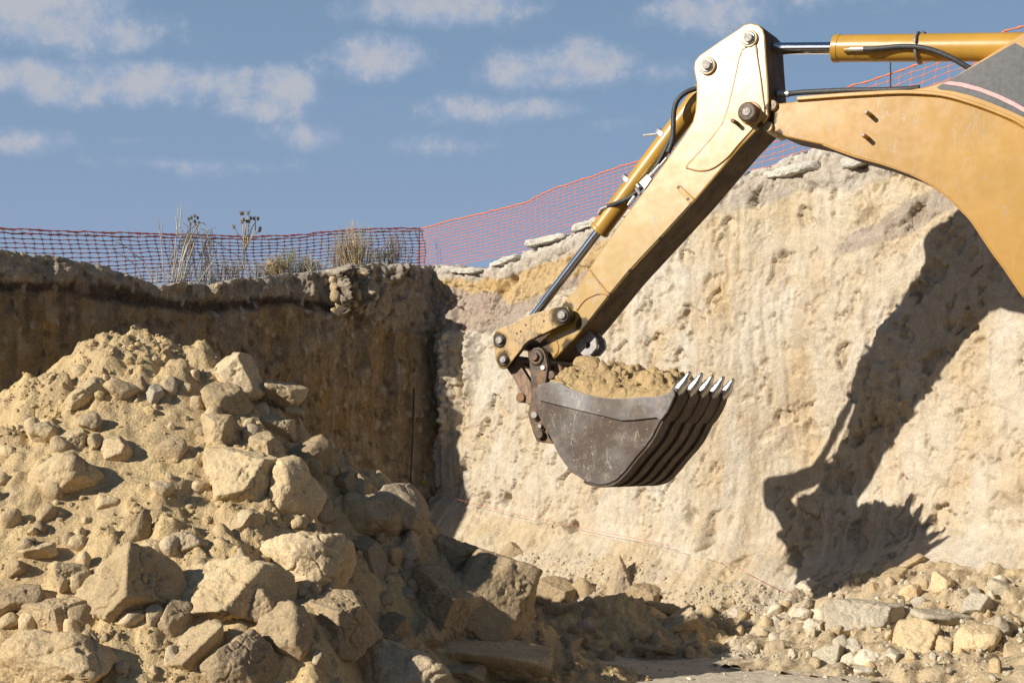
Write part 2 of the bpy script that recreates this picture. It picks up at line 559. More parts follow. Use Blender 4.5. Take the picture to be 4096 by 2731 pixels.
M['net'] = net_material('bright_orange_plastic_net', (.78, .20, .075))
M['backlit_net'] = net_material('backlit_dark_orange_net', (.42, .105, .07))  # same orange net, its colour darkened to stand in for backlight
# ------------------------------------------------------------------ the pit: two cut banks meeting in a corner, floor, heap
CORNER = np.array([-0.97, 17.0])
ER = np.array([0.7317, -0.6816])                   # along the sunlit bank, from the corner
NR = np.array([-0.6816, -0.7317])                  # out of it, into the pit
EL = np.array([-0.7672, -0.6414])                    # along the shaded bank, from the corner
NL = np.array([0.6414, -0.7672])


def bank_vz(px, py, e, n, back=0.0):
    """photograph point -> (distance along bank, height) on a bank's plane"""
    d = ray(px, py)
    c = CORNER - n * back
    k = (c @ n) / (d[:2] @ n)
    p = d * k
    return (p[:2] - c) @ e, EYE + p[2]


def trace(pts, e, n, back=0.0):
    a = np.array(sorted(bank_vz(x, y, e, n, back) for x, y in pts))
    return lambda v: np.interp(v, a[:, 0], a[:, 1])


def spaced(a, b, fine_a, fine_b, fine, coarse):
    """1D samples from a to b, fine between fine_a and fine_b"""
    return np.concatenate([np.arange(a, fine_a, coarse), np.arange(fine_a, fine_b, fine), np.arange(fine_b, b, coarse)])


def tint_mix(c, k, col):
    return c + (np.asarray(col)[None, :] - c) * np.clip(k, 0, 1)[:, None]


TERRAIN = []                                       # coarse copies used to rest things on


def bvh_of(P, step=3):
    Q = P[::step, ::step]
    n, m = Q.shape[:2]
    TERRAIN.append(BVHTree.FromPolygons([tuple(p) for p in Q.reshape(-1, 3)], [tuple(f) for f in grid_faces(n, m)]))


# sunlit bank ------------------------------------------------
top_r = trace([(1600, 1062), (1700, 1058), (1800, 1064), (1900, 1070), (1940, 1052), (2030, 1012), (2060, 990), (2240, 938), (2270, 918), (2450, 862), (2600, 812),
               (2800, 728), (2950, 652), (3060, 590), (3200, 566), (3400, 545), (3700, 520), (4096, 440), (4700, 380)], ER, NR)
tal_r = trace([(1560, 1960), (1780, 2010), (2000, 2058), (2200, 2100), (2400, 2145), (2680, 2200), (2885, 2255), (3140, 2375), (3300, 2375), (3500, 2295), (3700, 2255),
               (3900, 2275), (4096, 2280), (4700, 2380)], ER, NR)
l1 = trace([(1600, 1110), (1850, 1118), (1950, 1106), (2050, 1072), (2130, 1040), (2250, 1005), (2400, 950), (2600, 905), (2900, 812), (3100, 745), (3300, 725), (3700, 610), (4096, 530)], ER, NR)
l2 = trace([(1600, 1112), (1830, 1160), (1950, 1168), (2010, 1212), (2100, 1185), (2200, 1135), (2330, 1062), (2500, 962), (2620, 872), (2900, 762), (4096, 590)], ER, NR)
l3 = trace([(1600, 1325), (1770, 1318), (1850, 1322), (1930, 1338), (1970, 1320), (2060, 1258), (2130, 1200), (2200, 1168), (2300, 1150), (2450, 1060), (2600, 890), (2900, 765), (4096, 592)], ER, NR)
lens_c = bank_vz(3560, 830, ER, NR)

v = spaced(-0.9, 9.2, -0.25, 7.7, 0.0125, 0.06)
t_tal, t_face, t_top = np.linspace(0, 1, 60), np.linspace(0, 1, 262)[1:], np.linspace(0, 1, 34)[1:] ** 1.6
zt, ztal = top_r(v), np.clip(tal_r(v), 0.12, 3)
nv = len(v)
out = 0.35 + ztal * 0.95 + 1.55 * sstep(v, 4.1, 5.6)
prof_n = np.concatenate([out[:, None] * (1 - t_tal)[None, :], -0.055 * (zt - ztal)[:, None] * t_face[None, :],
                         (-0.055 * (zt - ztal))[:, None] - 3.2 * t_top[None, :]], axis=1)
prof_z = np.concatenate([-0.06 + (ztal + 0.06)[:, None] * (t_tal ** 1.25)[None, :], ztal[:, None] + (zt - ztal)[:, None] * t_face[None, :],
                         zt[:, None] + 0.05 * t_top[None, :]], axis=1)
for _ in range(60):
    for arr in (prof_n, prof_z):
        arr[:, 44:84] = (arr[:, 43:83] + arr[:, 44:84] * 2 + arr[:, 45:85]) / 4
m = prof_n.shape[1]
V2 = np.repeat(v, m)
pn, pz = prof_n.ravel(), prof_z.ravel()
zone = np.tile(np.concatenate([np.zeros(60), np.ones(261), np.full(33, 2.0)]), nv)
edge_w = np.tile(np.concatenate([np.zeros(60), np.zeros(261), t_top]), nv)
Q = np.stack([V2, pz, pn], axis=1)
below = np.repeat(zt, m) - pz                       # depth under the brink
rough_top = sstep(-(pz - l3(V2)), 0.10, -0.10)       # loose strata on top are rougher than the cut chalk
big = fbm(Q * [0.9, 0.8, 0.9], 3, .5, 3)
mid = fbm(Q * [4.2, 3.4, 4.2], 4, .55, 5)
small = fbm(Q * [17, 14, 17], 4, .6, 9)
warp = np.stack([V2 + 0.05 * mid, pz * 0.75 + 0.06 * small], axis=1)
f1, f2, rid = cells(warp * 4.2, 21)
g1, g2, gid = cells(warp * 11.0 + 3.3, 22)
streak = fbm(np.stack([V2 * 9 + .25 * mid, pz * 0.45, 0 * pz], axis=1), 4, .55, 31)
patch = sstep(fbm(Q * 1.1 + 7, 3, .5, 41), -0.15, 0.35)
pits = sstep(fbm(Q * [6.0, 3.2, 5] + 11, 3, .5, 51), 0.40, 0.72)
face = (zone == 1)
disp = 0.075 * big + 0.022 * mid + (0.005 + 0.016 * rough_top + .005 * patch) * small
disp += (0.055 * rough_top + 0.036 * patch) * (rid - 0.5) * sstep(f2 - f1, 0.02, 0.16)
disp += (0.008 + .024 * rough_top) * (gid - 0.5) * sstep(g2 - g1, 0.02, 0.2)
recess = (.27 * sstep(V2, 3.4, 4.9) + .24 * np.exp(-((V2 - 4.9) / .95) ** 2 - ((pz - 1.4) / .85) ** 2)) * (zone >= 1) * sstep(pz - np.repeat(ztal, m), -.02, .35)
disp += face * 0.022 * streak * (1 - rough_top)
cs, sn = math.cos(.45), math.sin(.45)
rotp = np.stack([(V2 * cs - pz * sn) * 1.25, (V2 * sn + pz * cs) * .95], axis=1) + np.stack([.16 * mid + .04 * small, .16 * fbm(Q * 5 + 31, 3, .55, 73) + .04 * small], 1)
h1, h2, hid = cells(rotp * 3.4 + 1.7, 23)
k1, k2, kid = cells(rotp * 8.5 + 5.1, 24)
smear = sstep(fbm(np.stack([V2 * 2.6 + .1 * mid, pz * .55, 0 * pz], 1), 2, .5, 71), .12, .45) * (1 - rough_top)
chips = (hid > .76) * sstep(.40 - h1 + .12 * small, 0, .045) * (hid - .45) * .11 + (kid > .76) * sstep(.42 - k1 + .12 * small, 0, .06) * (kid - .45) * .06
teeth = (np.abs(np.sin(np.pi * (V2 + .04 * big + .025 * mid + .03 * pz) / .125)) ** .5 - .6) * .020
scraped = sstep(fbm(Q * [.9, .45, .9] + 17, 2, .5, 75), .02, .22) * (1 - rough_top) * face
disp *= 1 - .45 * smear
disp = disp * (1 - .35 * scraped) + teeth * scraped * (.5 + .5 * sstep(mid, -.4, .2))
disp -= chips * (1 - .85 * smear) * (zone < 2)
crackl = sstep(np.abs(fbm(Q * [2.2, 1.5, 2] + 21, 4, .6, 91)), .035, .0) * sstep(fbm(Q * 1.6 + 3, 2, .5, 92), .0, .3)
disp -= .035 * crackl * (zone < 2)
disp -= (0.035 * pits) * (zone < 2) * (0.45 + 0.55 * patch)
# two deep furrows and ribs just right of the corner, and bench holes above the string
for (x, wd, a, y0, y1) in ((1770, 0.07, 0.14, 1330, 1760), (1822, 0.05, -0.13, 1330, 1700), (1858, 0.06, 0.09, 1330, 1680), (1900, 0.06, -0.06, 1340, 1560), (1730, .05, -.08, 1300, 1900), (2415, .03, .03, 1000, 1900), (2560, .05, -.03, 1100, 2000), (3350, .06, .03, 1000, 1700)):
    v0, z1 = bank_vz(x, y0, ER, NR)
    z0 = bank_vz(x, y1, ER, NR)[1]
    disp += a * np.exp(-((V2 + 0.03 * mid - v0) / wd) ** 2) * sstep(pz, z0 - .15, z0 + .15) * sstep(pz, z1 + .08, z1 - .05) * (0.8 + .9 * small) * face
for (x, y, wd, a) in ((2016, 1998, .06, -.16), (1945, 2000, .07, -.10), (2250, 2105, .09, .10), (2300, 2108, .05, -.12), (2745, 2070, .07, -.10), (2790, 2160, .10, .10), (2010, 1115, .05, -.12), (1985, 1160, .07, -.08),
                       (3380, 860, .10, -.10), (3500, 1200, .08, -.05), (3580, 840, .10, -.06), (3980, 1960, .10, .06), (3960, 2020, .08, -.06)):
    v0, z0 = bank_vz(x, y, ER, NR)
    disp += a * np.exp(-(((V2 - v0) / wd) ** 2 + ((pz - z0) / (wd * 1.2)) ** 2) ** 1.5) * (zone < 2)
q1, q2, qid = cells(np.stack([V2, pn + pz], 1) * 5.5 + .15 * np.stack([mid, small], 1), 27)
r1, r2, rid2 = cells(np.stack([V2, pn + pz], 1) * 12 + .15 * np.stack([mid, small], 1), 28)
loose = (zone == 0) * (.25 + .75 * sstep(V2, 3.8, 5.0))
disp += loose * (.09 * np.maximum(0, 1 - (q1 * 1.5) ** 2) ** .6 * (qid > .45) * qid + .04 * np.maximum(0, 1 - (r1 * 1.5) ** 2) ** .6 * (rid2 > .4))
nn, nz = np.where(zone == 0, 0.72, np.where(zone == 1, 1.0, np.clip(1 - edge_w * 8, 0, 1))), np.where(zone == 0, 0.70, np.where(zone == 1, 0.0, np.clip(edge_w * 8, 0, 1)))
pn2 = pn + disp * nn - recess
pz2 = pz + disp * nz
# the brink crumbles
pz2 += np.where(zone >= 1, (0.05 * fbm(np.stack([V2 * 3.0, 0 * V2, 0 * V2], 1), 4, .6, 61) + 0.02 * small) * sstep(below, 0.35, 0.0), 0)
RB = np.stack([CORNER[0] + ER[0] * V2 + NR[0] * pn2, CORNER[1] + ER[1] * V2 + NR[1] * pn2, pz2], axis=1)
# strata colours
wob = 0.05 * mid + 0.03 * small + .05 * fbm(Q * 2, 3, .5, 77)
zc = pz + wob
c = np.tile(np.array([[.585, .495, .37]]), (len(V2), 1))
hue = fbm(Q * [1.6, 0.9, 1.6] + 4, 4, .55, 81)
c = tint_mix(c, sstep(hue, -.08, 0.45) * .85, (.57, .435, .27))
c = tint_mix(c, sstep(-hue, 0.05, 0.5) * .85, (.65, .585, .485))
c = tint_mix(c, sstep(streak, 0.15, 0.6) * .5, (.655, .595, .505))
c = tint_mix(c, sstep(-streak, 0.25, 0.7) * .35, (.52, .44, .34))
c = tint_mix(c, smear * .6, (.645, .58, .48))
c = tint_mix(c, scraped * sstep(teeth, -.002, .006) * .35, (.66, .60, .50))
c = tint_mix(c, pits * .55, (.42, .27, .13))
c = tint_mix(c, np.clip(chips * 14, 0, 1) * .35, (.50, .37, .21))
c = tint_mix(c, sstep(zc, l3(V2) - .01, l3(V2) + .02), (.42, .335, .26))
mauve = sstep(fbm(Q * 2.3 + 9, 3, .5, 83), 0.0, .4) * sstep(zc, l3(V2) - .01, l3(V2) + .02)
c = tint_mix(c, mauve * .6, (.40, .305, .245))
c = tint_mix(c, sstep(zc, l2(V2) - .012, l2(V2) + .015), (.545, .385, .195))
yel = sstep(V2, 2.2, 3.2) * sstep(zc, l3(V2) - .85, l3(V2) - .1)
c = tint_mix(c, yel * .55 * sstep(hue, -.35, .3), (.62, .51, .335))
c = tint_mix(c, sstep(zc, l1(V2) - .012, l1(V2) + .015), (.50, .435, .355))
c = tint_mix(c, sstep(below - wob, .10, .02), (.60, .55, .475))
lens = ((V2 - lens_c[0]) / .85) ** 2 + ((pz - lens_c[1] - .33 * (V2 - lens_c[0]) + .6 * wob) / .13) ** 2
c = tint_mix(c, sstep(lens, 1.2, .8) * .9, (.40, .335, .275))
c = tint_mix(c, (zone == 0) * (0.35 + .5 * sstep(hue, -.3, .4)), (.58, .465, .305))
c = tint_mix(c, (zone == 0) * sstep(V2, 5.2, 6.6) * .8, (.55, .425, .255))
c = tint_mix(c, sstep(np.abs(fbm(np.stack([V2 * 1.3, pz * 5.5, 0 * pz], 1) + 3, 3, .5, 85)), .06, .0) * .25 * (1 - rough_top), (.52, .41, .26))
grain = fbm(Q * [38, 34, 38], 3, .6, 89)
c = np.clip(c * (.92 + .08 * small + .13 * grain * (.5 + .8 * rough_top))[:, None], .02, .9)
me = mesh_np('bank_sunlit', RB, grid_faces(nv, m), M['bank'], True, c)
link('bank_right', me, label='sunlit cut bank of pale chalky earth with darker layers on top', kind='structure')
RBg = RB.reshape(nv, m, 3)
bvh_of(RBg)

# shaded bank ------------------------------------------------
top_l = trace([(-900, 960), (-300, 985), (0, 993), (200, 1022), (430, 1062), (560, 1110), (640, 1140), (700, 1132), (800, 1136), (900, 1124), (1000, 1112), (1100, 1098), (1250, 1085), (1340, 1072),
               (1420, 1060), (1550, 1050), (1640, 1058), (1720, 1064), (1800, 1066)], EL, NL)
band = trace([(-900, 1140), (0, 1143), (230, 1145), (380, 1160), (470, 1178), (600, 1200), (720, 1222), (850, 1226), (1000, 1212), (1130, 1196), (1250, 1215), (1400, 1255), (1600, 1300), (1800, 1330)], EL, NL)
v = spaced(-0.9, 13.0, -0.15, 6.0, 0.0145, 0.08)
t_face, t_top = np.linspace(0, 1, 262), np.linspace(0, 1, 30)[1:] ** 1.6
zt = top_l(v)
nv = len(v)
prof_n = np.concatenate([0.30 * ((1 - t_face) ** 6)[None, :] + 0 * zt[:, None], 0 * zt[:, None] - 3.0 * t_top[None, :]], axis=1)
prof_z = np.concatenate([-0.05 + (zt + .05)[:, None] * t_face[None, :], zt[:, None] - 0.10 * t_top[None, :]], axis=1)
m = prof_n.shape[1]
V2, pn, pz = np.repeat(v, m), prof_n.ravel(), prof_z.ravel()
zone = np.tile(np.concatenate([np.ones(262), np.full(29, 2.0)]), nv)
edge_w = np.tile(np.concatenate([np.zeros(262), t_top]), nv)
Q = np.stack([V2 + 30, pz, pn], axis=1)
below = np.repeat(zt, m) - pz
big, mid, small = fbm(Q * .8, 3, .5, 103), fbm(Q * 4, 4, .55, 105), fbm(Q * [16, 13, 16], 4, .6, 109)
warp = np.stack([V2 + 0.04 * mid, pz * 0.8 + 0.05 * small], axis=1)
f1, f2, rid = cells(warp * 4.5, 121)
g1, g2, gid = cells(warp * 12.0, 122)
marks = np.array(sorted(bank_vz(x, 1500, EL, NL)[0] for x in (-500, -330, -180, -40, 60, 180, 330, 480, 600, 720, 860, 1040, 1150, 1210, 1290, 1385, 1490, 1590, 1640, 1690)))
vw = V2 + .035 * mid + .05 * fbm(np.stack([V2 * .8, pz * 1.1, 0 * pz], 1), 3, .5, 141)
k = np.clip(np.searchsorted(marks, vw) - 1, 0, len(marks) - 2)
tt = np.clip((vw - marks[k]) / (marks[k + 1] - marks[k]), 0, 1)
depth = 0.03 + 0.055 * np.modf(np.abs(np.sin(marks[k] * 91.7)) * 43.7)[0]
channel = -depth * (1 - (2 * tt - 1) ** 2) + 0.05 * (np.modf(np.abs(np.sin(marks[k] * 37.1)) * 17.3)[0] - .5)
low = sstep(band(V2) - pz, -0.02, 0.10)
upper = 1 - low
disp = 0.05 * big + 0.034 * mid + (.016 + .008 * upper) * small + channel * low * (0.15 + 1.05 * sstep(fbm(Q * [1.2, .9, 1] + 5, 3, .5, 143), -.25, .3))
disp += (0.04 + 0.04 * upper) * (rid - .5) * sstep(f2 - f1, .02, .16) + (.016 + .010 * upper) * (gid - .5) * sstep(g2 - g1, .02, .2)
disp -= 0.03 * sstep(np.abs(pz - band(V2) + .04 * mid), .09, .03)
disp += upper * -0.03
# two hanging chains of stones that stand out and catch the sun, and the bulge of the corner
for (x, y0, y1, wd, a) in ((1345, 1085, 1260, .085, .30), (1425, 1090, 1235, .085, .31), (1375, 1060, 1140, .16, .10), (700, 1125, 1150, .16, .16), (870, 1135, 1165, .06, .12), (1600, 1060, 1130, .16, .16), (1240, 1100, 1180, .08, .08)):
    v0, z1 = bank_vz(x, y0, EL, NL)
    z0 = bank_vz(x, y1, EL, NL)[1]
    disp += a * np.exp(-((V2 + .05 * mid - v0) / wd) ** 2) * sstep(pz, z0 - .07, z0 + .05) * sstep(pz, z1 + .08, z1 - .02) * (zone == 1) * (.75 + .6 * small + .5 * (gid - .5))
nn = np.where(zone == 1, 1.0, np.clip(1 - edge_w * 8, 0, 1))
pn2 = pn + disp * nn
pz2 = pz + disp * np.where(zone == 1, 0.0, np.clip(edge_w * 8, 0, 1))
pz2 += np.where(True, (0.05 * fbm(np.stack([V2 * 3.0, 0 * V2, 0 * V2], 1), 4, .62, 161) + 0.03 * small) * sstep(below, 0.30, 0.0), 0)
LB = np.stack([CORNER[0] + EL[0] * V2 + NL[0] * pn2, CORNER[1] + EL[1] * V2 + NL[1] * pn2, pz2], axis=1)
wob = 0.03 * mid + 0.02 * small
hue = fbm(Q * [1.8, 1.2, 1.8] + 4, 4, .58, 181)
streak = fbm(np.stack([V2 * 8 + .3 * mid, pz * 0.5, 0 * pz], axis=1), 4, .55, 131)
mott = fbm(Q * [5, 4, 5] + 8, 4, .62, 183)
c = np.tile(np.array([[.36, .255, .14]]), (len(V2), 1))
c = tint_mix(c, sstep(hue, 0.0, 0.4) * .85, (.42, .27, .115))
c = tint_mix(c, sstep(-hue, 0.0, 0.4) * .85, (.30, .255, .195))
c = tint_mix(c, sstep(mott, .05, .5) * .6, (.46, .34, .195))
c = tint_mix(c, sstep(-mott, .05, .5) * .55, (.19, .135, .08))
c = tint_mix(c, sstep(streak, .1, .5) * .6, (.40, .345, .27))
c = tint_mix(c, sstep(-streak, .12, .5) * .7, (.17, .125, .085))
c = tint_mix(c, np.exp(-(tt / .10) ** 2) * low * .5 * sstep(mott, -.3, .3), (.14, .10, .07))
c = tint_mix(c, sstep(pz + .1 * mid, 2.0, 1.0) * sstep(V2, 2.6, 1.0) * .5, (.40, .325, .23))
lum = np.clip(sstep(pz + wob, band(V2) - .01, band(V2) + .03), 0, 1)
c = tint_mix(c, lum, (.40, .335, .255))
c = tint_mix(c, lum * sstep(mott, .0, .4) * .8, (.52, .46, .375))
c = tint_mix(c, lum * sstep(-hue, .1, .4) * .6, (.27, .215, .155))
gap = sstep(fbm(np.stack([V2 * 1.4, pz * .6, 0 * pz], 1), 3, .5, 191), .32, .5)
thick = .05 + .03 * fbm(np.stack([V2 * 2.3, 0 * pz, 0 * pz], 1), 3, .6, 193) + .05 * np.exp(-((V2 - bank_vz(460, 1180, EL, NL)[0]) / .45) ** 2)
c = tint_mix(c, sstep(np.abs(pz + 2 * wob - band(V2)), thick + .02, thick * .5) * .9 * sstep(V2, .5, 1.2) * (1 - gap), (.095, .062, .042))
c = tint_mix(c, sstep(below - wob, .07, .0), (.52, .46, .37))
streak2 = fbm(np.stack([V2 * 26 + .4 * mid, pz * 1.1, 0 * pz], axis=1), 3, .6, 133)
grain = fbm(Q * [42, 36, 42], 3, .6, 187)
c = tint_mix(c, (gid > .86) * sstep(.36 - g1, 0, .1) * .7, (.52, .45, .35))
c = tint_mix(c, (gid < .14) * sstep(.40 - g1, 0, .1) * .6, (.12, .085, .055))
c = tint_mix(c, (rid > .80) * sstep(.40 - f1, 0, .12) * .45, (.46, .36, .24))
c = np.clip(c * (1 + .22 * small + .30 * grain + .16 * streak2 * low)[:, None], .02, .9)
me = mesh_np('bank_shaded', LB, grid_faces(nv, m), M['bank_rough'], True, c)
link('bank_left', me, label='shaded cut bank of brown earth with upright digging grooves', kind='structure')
LBg = LB.reshape(nv, m, 3)
bvh_of(LBg)

# pit floor: one sheet far past the frame, finer where it is seen; the land above the brink carries on as a second sheet
gx, gy = spaced(-60, 60, -3, 6.5, 0.035, 2.0), spaced(-60, 40, 8.0, 17.5, 0.035, 2.0)
GX, GY = np.meshgrid(gx, gy, indexing='ij')
P = np.stack([GX.ravel(), GY.ravel(), 0 * GX.ravel()], axis=1)
seen = sstep(P[:, 0], -8, -3) * sstep(P[:, 0], 12, 7) * sstep(P[:, 1], 4, 8) * sstep(P[:, 1], 22, 18)
ruts = fbm(P * [1.2, 5.0, 1], 3, .55, 207)
P[:, 2] = (0.03 * fbm(P * 1.3, 4, .55, 201) + 0.016 * fbm(P * 9, 3, .6, 203) + .02 * ruts) * seen - 0.02
to_bank = (P[:, :2] - CORNER) @ NR
dusty = sstep(to_bank + .6 * fbm(P * .9, 3, .5, 211), 6.0, 4.6) * sstep(P[:, 0], -6, -2) * sstep(P[:, 0], 9, 6)
fc = np.tile(np.array([[.165, .12, .078]]), (len(P), 1))  # floor out of view kept dark to cut the light it bounces
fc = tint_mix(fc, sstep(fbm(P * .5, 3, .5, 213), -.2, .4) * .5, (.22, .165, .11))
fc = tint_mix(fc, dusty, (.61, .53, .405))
fc = tint_mix(fc, dusty * sstep(ruts, .1, .5) * .5, (.50, .42, .31))
me = mesh_np('pit_floor', P, grid_faces(len(gx), len(gy)), M['floor'], True, fc)
link('ground', me, label='dusty trampled floor of the excavation pit', kind='structure')
bvh_of(P.reshape(len(gx), len(gy), 3), 2)
plateau = Mesh()
cr, cl = CORNER - NR * 2.9, CORNER - NL * 2.9
pt = lambda q, z: np.array([q[0], q[1], z])
far = CORNER + np.array([-8.0, 300.0])
zr, zl = float(top_r(6.0)) - .02, float(top_l(5.0)) - .14
ring = [pt(cl + EL * 300, zl), pt(cl + EL * 0.5, 3.6), pt(cr + ER * 0.5, 3.6), pt(cr + ER * 300, zr), pt(np.array([900., 1500.]), zr), pt(np.array([-900., 1500.]), zl)]
plateau.add(np.array(ring + [pt(far, 3.6)]), np.array([[0, 1, 6], [1, 2, 6], [2, 3, 6], [3, 4, 6], [4, 5, 6], [5, 0, 6]]))
M['land'] = plain('dry_upper_land', (.30, .24, .16), .95, 0, .3, .5, .2, .1)
link('terrain', plateau.build('upper_land', M['land']), label='level land beyond the brink of the pit', kind='structure')

# the pit's unseen rim behind and beside the camera, added to cut fill light
rim = catmull([(-10.9, 9.9), (-12.6, 3.5), (-12.0, -4.0), (-5.0, -10.0), (6.0, -11.0), (15.0, -6.0), (17.0, 3.0), (16.0, 12.0), (5.9, 11.9)], 40)
tv = np.gradient(rim, axis=0)
tv /= np.linalg.norm(tv, axis=1)[:, None]
outw = np.stack([tv[:, 1], -tv[:, 0]], 1) * np.sign((np.stack([tv[:, 1], -tv[:, 0]], 1) * (rim - np.array([0, 2.0]))).sum(1))[:, None]
pf = [(0, -.1), (.1, .5), (.16, 1.2), (.2, 2.0), (.26, 2.8), (.32, 3.4), (.42, 3.6), (1.0, 3.65), (4.0, 3.6), (40.0, 3.55)]
W = np.array([[(q[0] + o[0] * a, q[1] + o[1] * a, z_) for a, z_ in pf] for q, o in zip(rim, outw)])
Wf = W.reshape(-1, 3)
near_ = np.tile(np.array([a < 2 for a, _ in pf]), len(rim))
Wf[:, :2] += (np.repeat(outw, len(pf), 0) * (.22 * fbm(Wf * .8, 4, .55, 221) * near_)[:, None])
wc_ = tint_mix(np.tile(np.array([[.40, .31, .20]]), (len(Wf), 1)), sstep(fbm(Wf * 1.1, 3, .5, 223), -.2, .4) * .6, (.30, .22, .135))
link('bank_rear_unseen', mesh_np('bank_rear_unseen', Wf, grid_faces(len(rim), len(pf)), M['bank'], True, wc_), label='unseen cut bank closing the pit behind the viewer, added to cut fill light', kind='structure')

# the spoil heap ---------------------------------------------
APEX = np.array([-2.76, 10.5, 2.52])


def heap_shape(x, y):
    crest_x = np.interp(y, [7.0, 8.0, 8.9, 9.6, 10.5, 12.0], [-1.05, -1.15, -1.30, -1.62, -2.45, -2.7])    # crest running down toward us
    over = np.maximum(x - crest_x, 0)
    xx = np.minimum(x, crest_x)
    ddx, ddy = xx - APEX[0], y - APEX[1]
    r = np.sqrt((np.where(ddx < 0, .74, .61) * ddx) ** 2 + (np.where(ddy < 0, .80, .38) * ddy) ** 2)
    h = APEX[2] + .10 - np.sqrt(r * r + .02) - np.interp(y, [8.6, 9.6, 10.3], [1.02, .95, .80]) * (np.sqrt(over ** 2 + .02) - .1414)
    h -= .34 * sstep(over, .03, .5) * sstep(y, 10.3, 9.6)
    h2 = .50 - np.sqrt(((x - .85) * .40) ** 2 + ((y - 12.8) * .42) ** 2 + .03)
    h3 = .27 - np.sqrt(((x - .0) * .34) ** 2 + ((y - 10.4) * .30) ** 2 + .01)
    return np.maximum(np.maximum(h, h2), h3)


hx, hy = spaced(-9.0, 3.2, -4.6, 2.6, 0.0165, 0.06), spaced(5.5, 16.0, 7.2, 12.2, 0.0165, 0.05)
GX, GY = np.meshgrid(hx, hy, indexing='ij')
x, y = GX.ravel(), GY.ravel()
h = heap_shape(x, y)
P = np.stack([x, y, 0 * x], axis=1)
lump = fbm(P * 1.6, 3, .5, 301)
med = fbm(P * 5.5, 4, .58, 303)
fin = fbm(P * 22, 4, .6, 305)
f1, f2, rid = cells(P[:, :2] * 5.0 + .12 * np.stack([med, fin], 1), 311)
g1, g2, gid = cells(P[:, :2] * 13.0 + .2 * np.stack([med, fin], 1), 312)
chute = np.exp(-((x - (-2.15 - .42 * (9.9 - y))) / .38) ** 2) * sstep(y, 10.2, 9.6)       # the smooth slide of fine soil down the middle
clod = np.maximum(0, 1 - (f1 * 1.5) ** 2) ** .6 * (rid > .45) * rid
clod2 = np.maximum(0, 1 - (g1 * 1.5) ** 2) ** .6 * (gid > .4) * gid
b1_, b2_, bid = cells(P[:, :2] * 2.7 + .18 * np.stack([med, lump], 1), 313)
e1_, e2_, eid = cells(P[:, :2] * 6.5 + .15 * np.stack([fin, med], 1), 314)
blocky = sstep(lump, -.25, .2)
main = sstep(h, .45, .8)
disp = ((bid - .5) * .12 * sstep(b2_ - b1_, .0, .30) + (eid - .5) * .055 * sstep(e2_ - e1_, .0, .32)) * (1 - .85 * chute) * (.35 + .65 * blocky) * main
disp += .09 * lump + (.05 * med + .02 * fin + (.04 + .05 * main) * clod + .035 * clod2) * (1 - .75 * chute) - .06 * chute
z = np.maximum(h + disp, -.12)
P[:, 2] = z
me = mesh_np('spoil_heap', P, grid_faces(len(hx), len(hy)), M['pile'])
link('spoil_heap', me, label='tall loose heap of dug tan soil in front of the shaded bank', cat='dirt heap')
HG = P.reshape(len(hx), len(hy), 3)
bvh_of(HG, 2)


def cast(px, py):
    """nearest ground point seen at a photograph point"""
    d = ray(px, py)
    best = None
    for t in TERRAIN:
        hit = t.ray_cast(Vector((0, 0, EYE)), Vector(d))
        if hit[0] is not None and (best is None or hit[3] < best[1]):
            best = (np.array(hit[0]), hit[3])
    return (best[0], d) if best else (None, d)


def drop(x, y):
    """height of the highest ground at x, y"""
    zs = [h[0][2] for h in (t.ray_cast(Vector((x, y, 20)), Vector((0, 0, -1))) for t in TERRAIN) if h[0] is not None]
    return max(zs) if zs else 0.0
# ------------------------------------------------------------------ rocks
_ICO = {}


def ico(sub):
    if sub not in _ICO:
        bm = bmesh.new()
        bmesh.ops.create_icosphere(bm, subdivisions=sub, radius=1.0)
        V = np.array([v.co[:] for v in bm.verts])
        Fc = np.array([[v.index for v in f.verts] for f in bm.faces])
        bm.free()
        _ICO[sub] = (V / np.linalg.norm(V, axis=1)[:, None], Fc)
    return _ICO[sub]


def rock_shape(seed, sub, faces=(), n_planes=15, sharp=16.0, lo=.64, hi=1.0):
    """unit rock: rounded polyhedron cut by random planes plus any given ones (normal, distance)"""
    U, Fc = ico(sub)
    rng = np.random.default_rng(seed)
    N = rng.normal(size=(n_planes, 3))
    N /= np.linalg.norm(N, axis=1)[:, None]
    D = rng.uniform(lo, hi, n_planes)
    if len(faces):
        FN = np.array([f[0] for f in faces], float)
        FN /= np.linalg.norm(FN, axis=1)[:, None]
        keep = (N @ FN.T).max(axis=1) < 0.72
        N, D = np.concatenate([N[keep], FN]), np.concatenate([D[keep], [f[1] for f in faces]])
    g = np.clip(U @ N.T, 1e-4, None) / D[None, :]
    g = np.concatenate([g, np.full((len(U), 1), 1 / 1.25)], axis=1)
    r = (g ** sharp).sum(axis=1) ** (-1 / sharp)
    P = U * r[:, None]
    return P, Fc, U


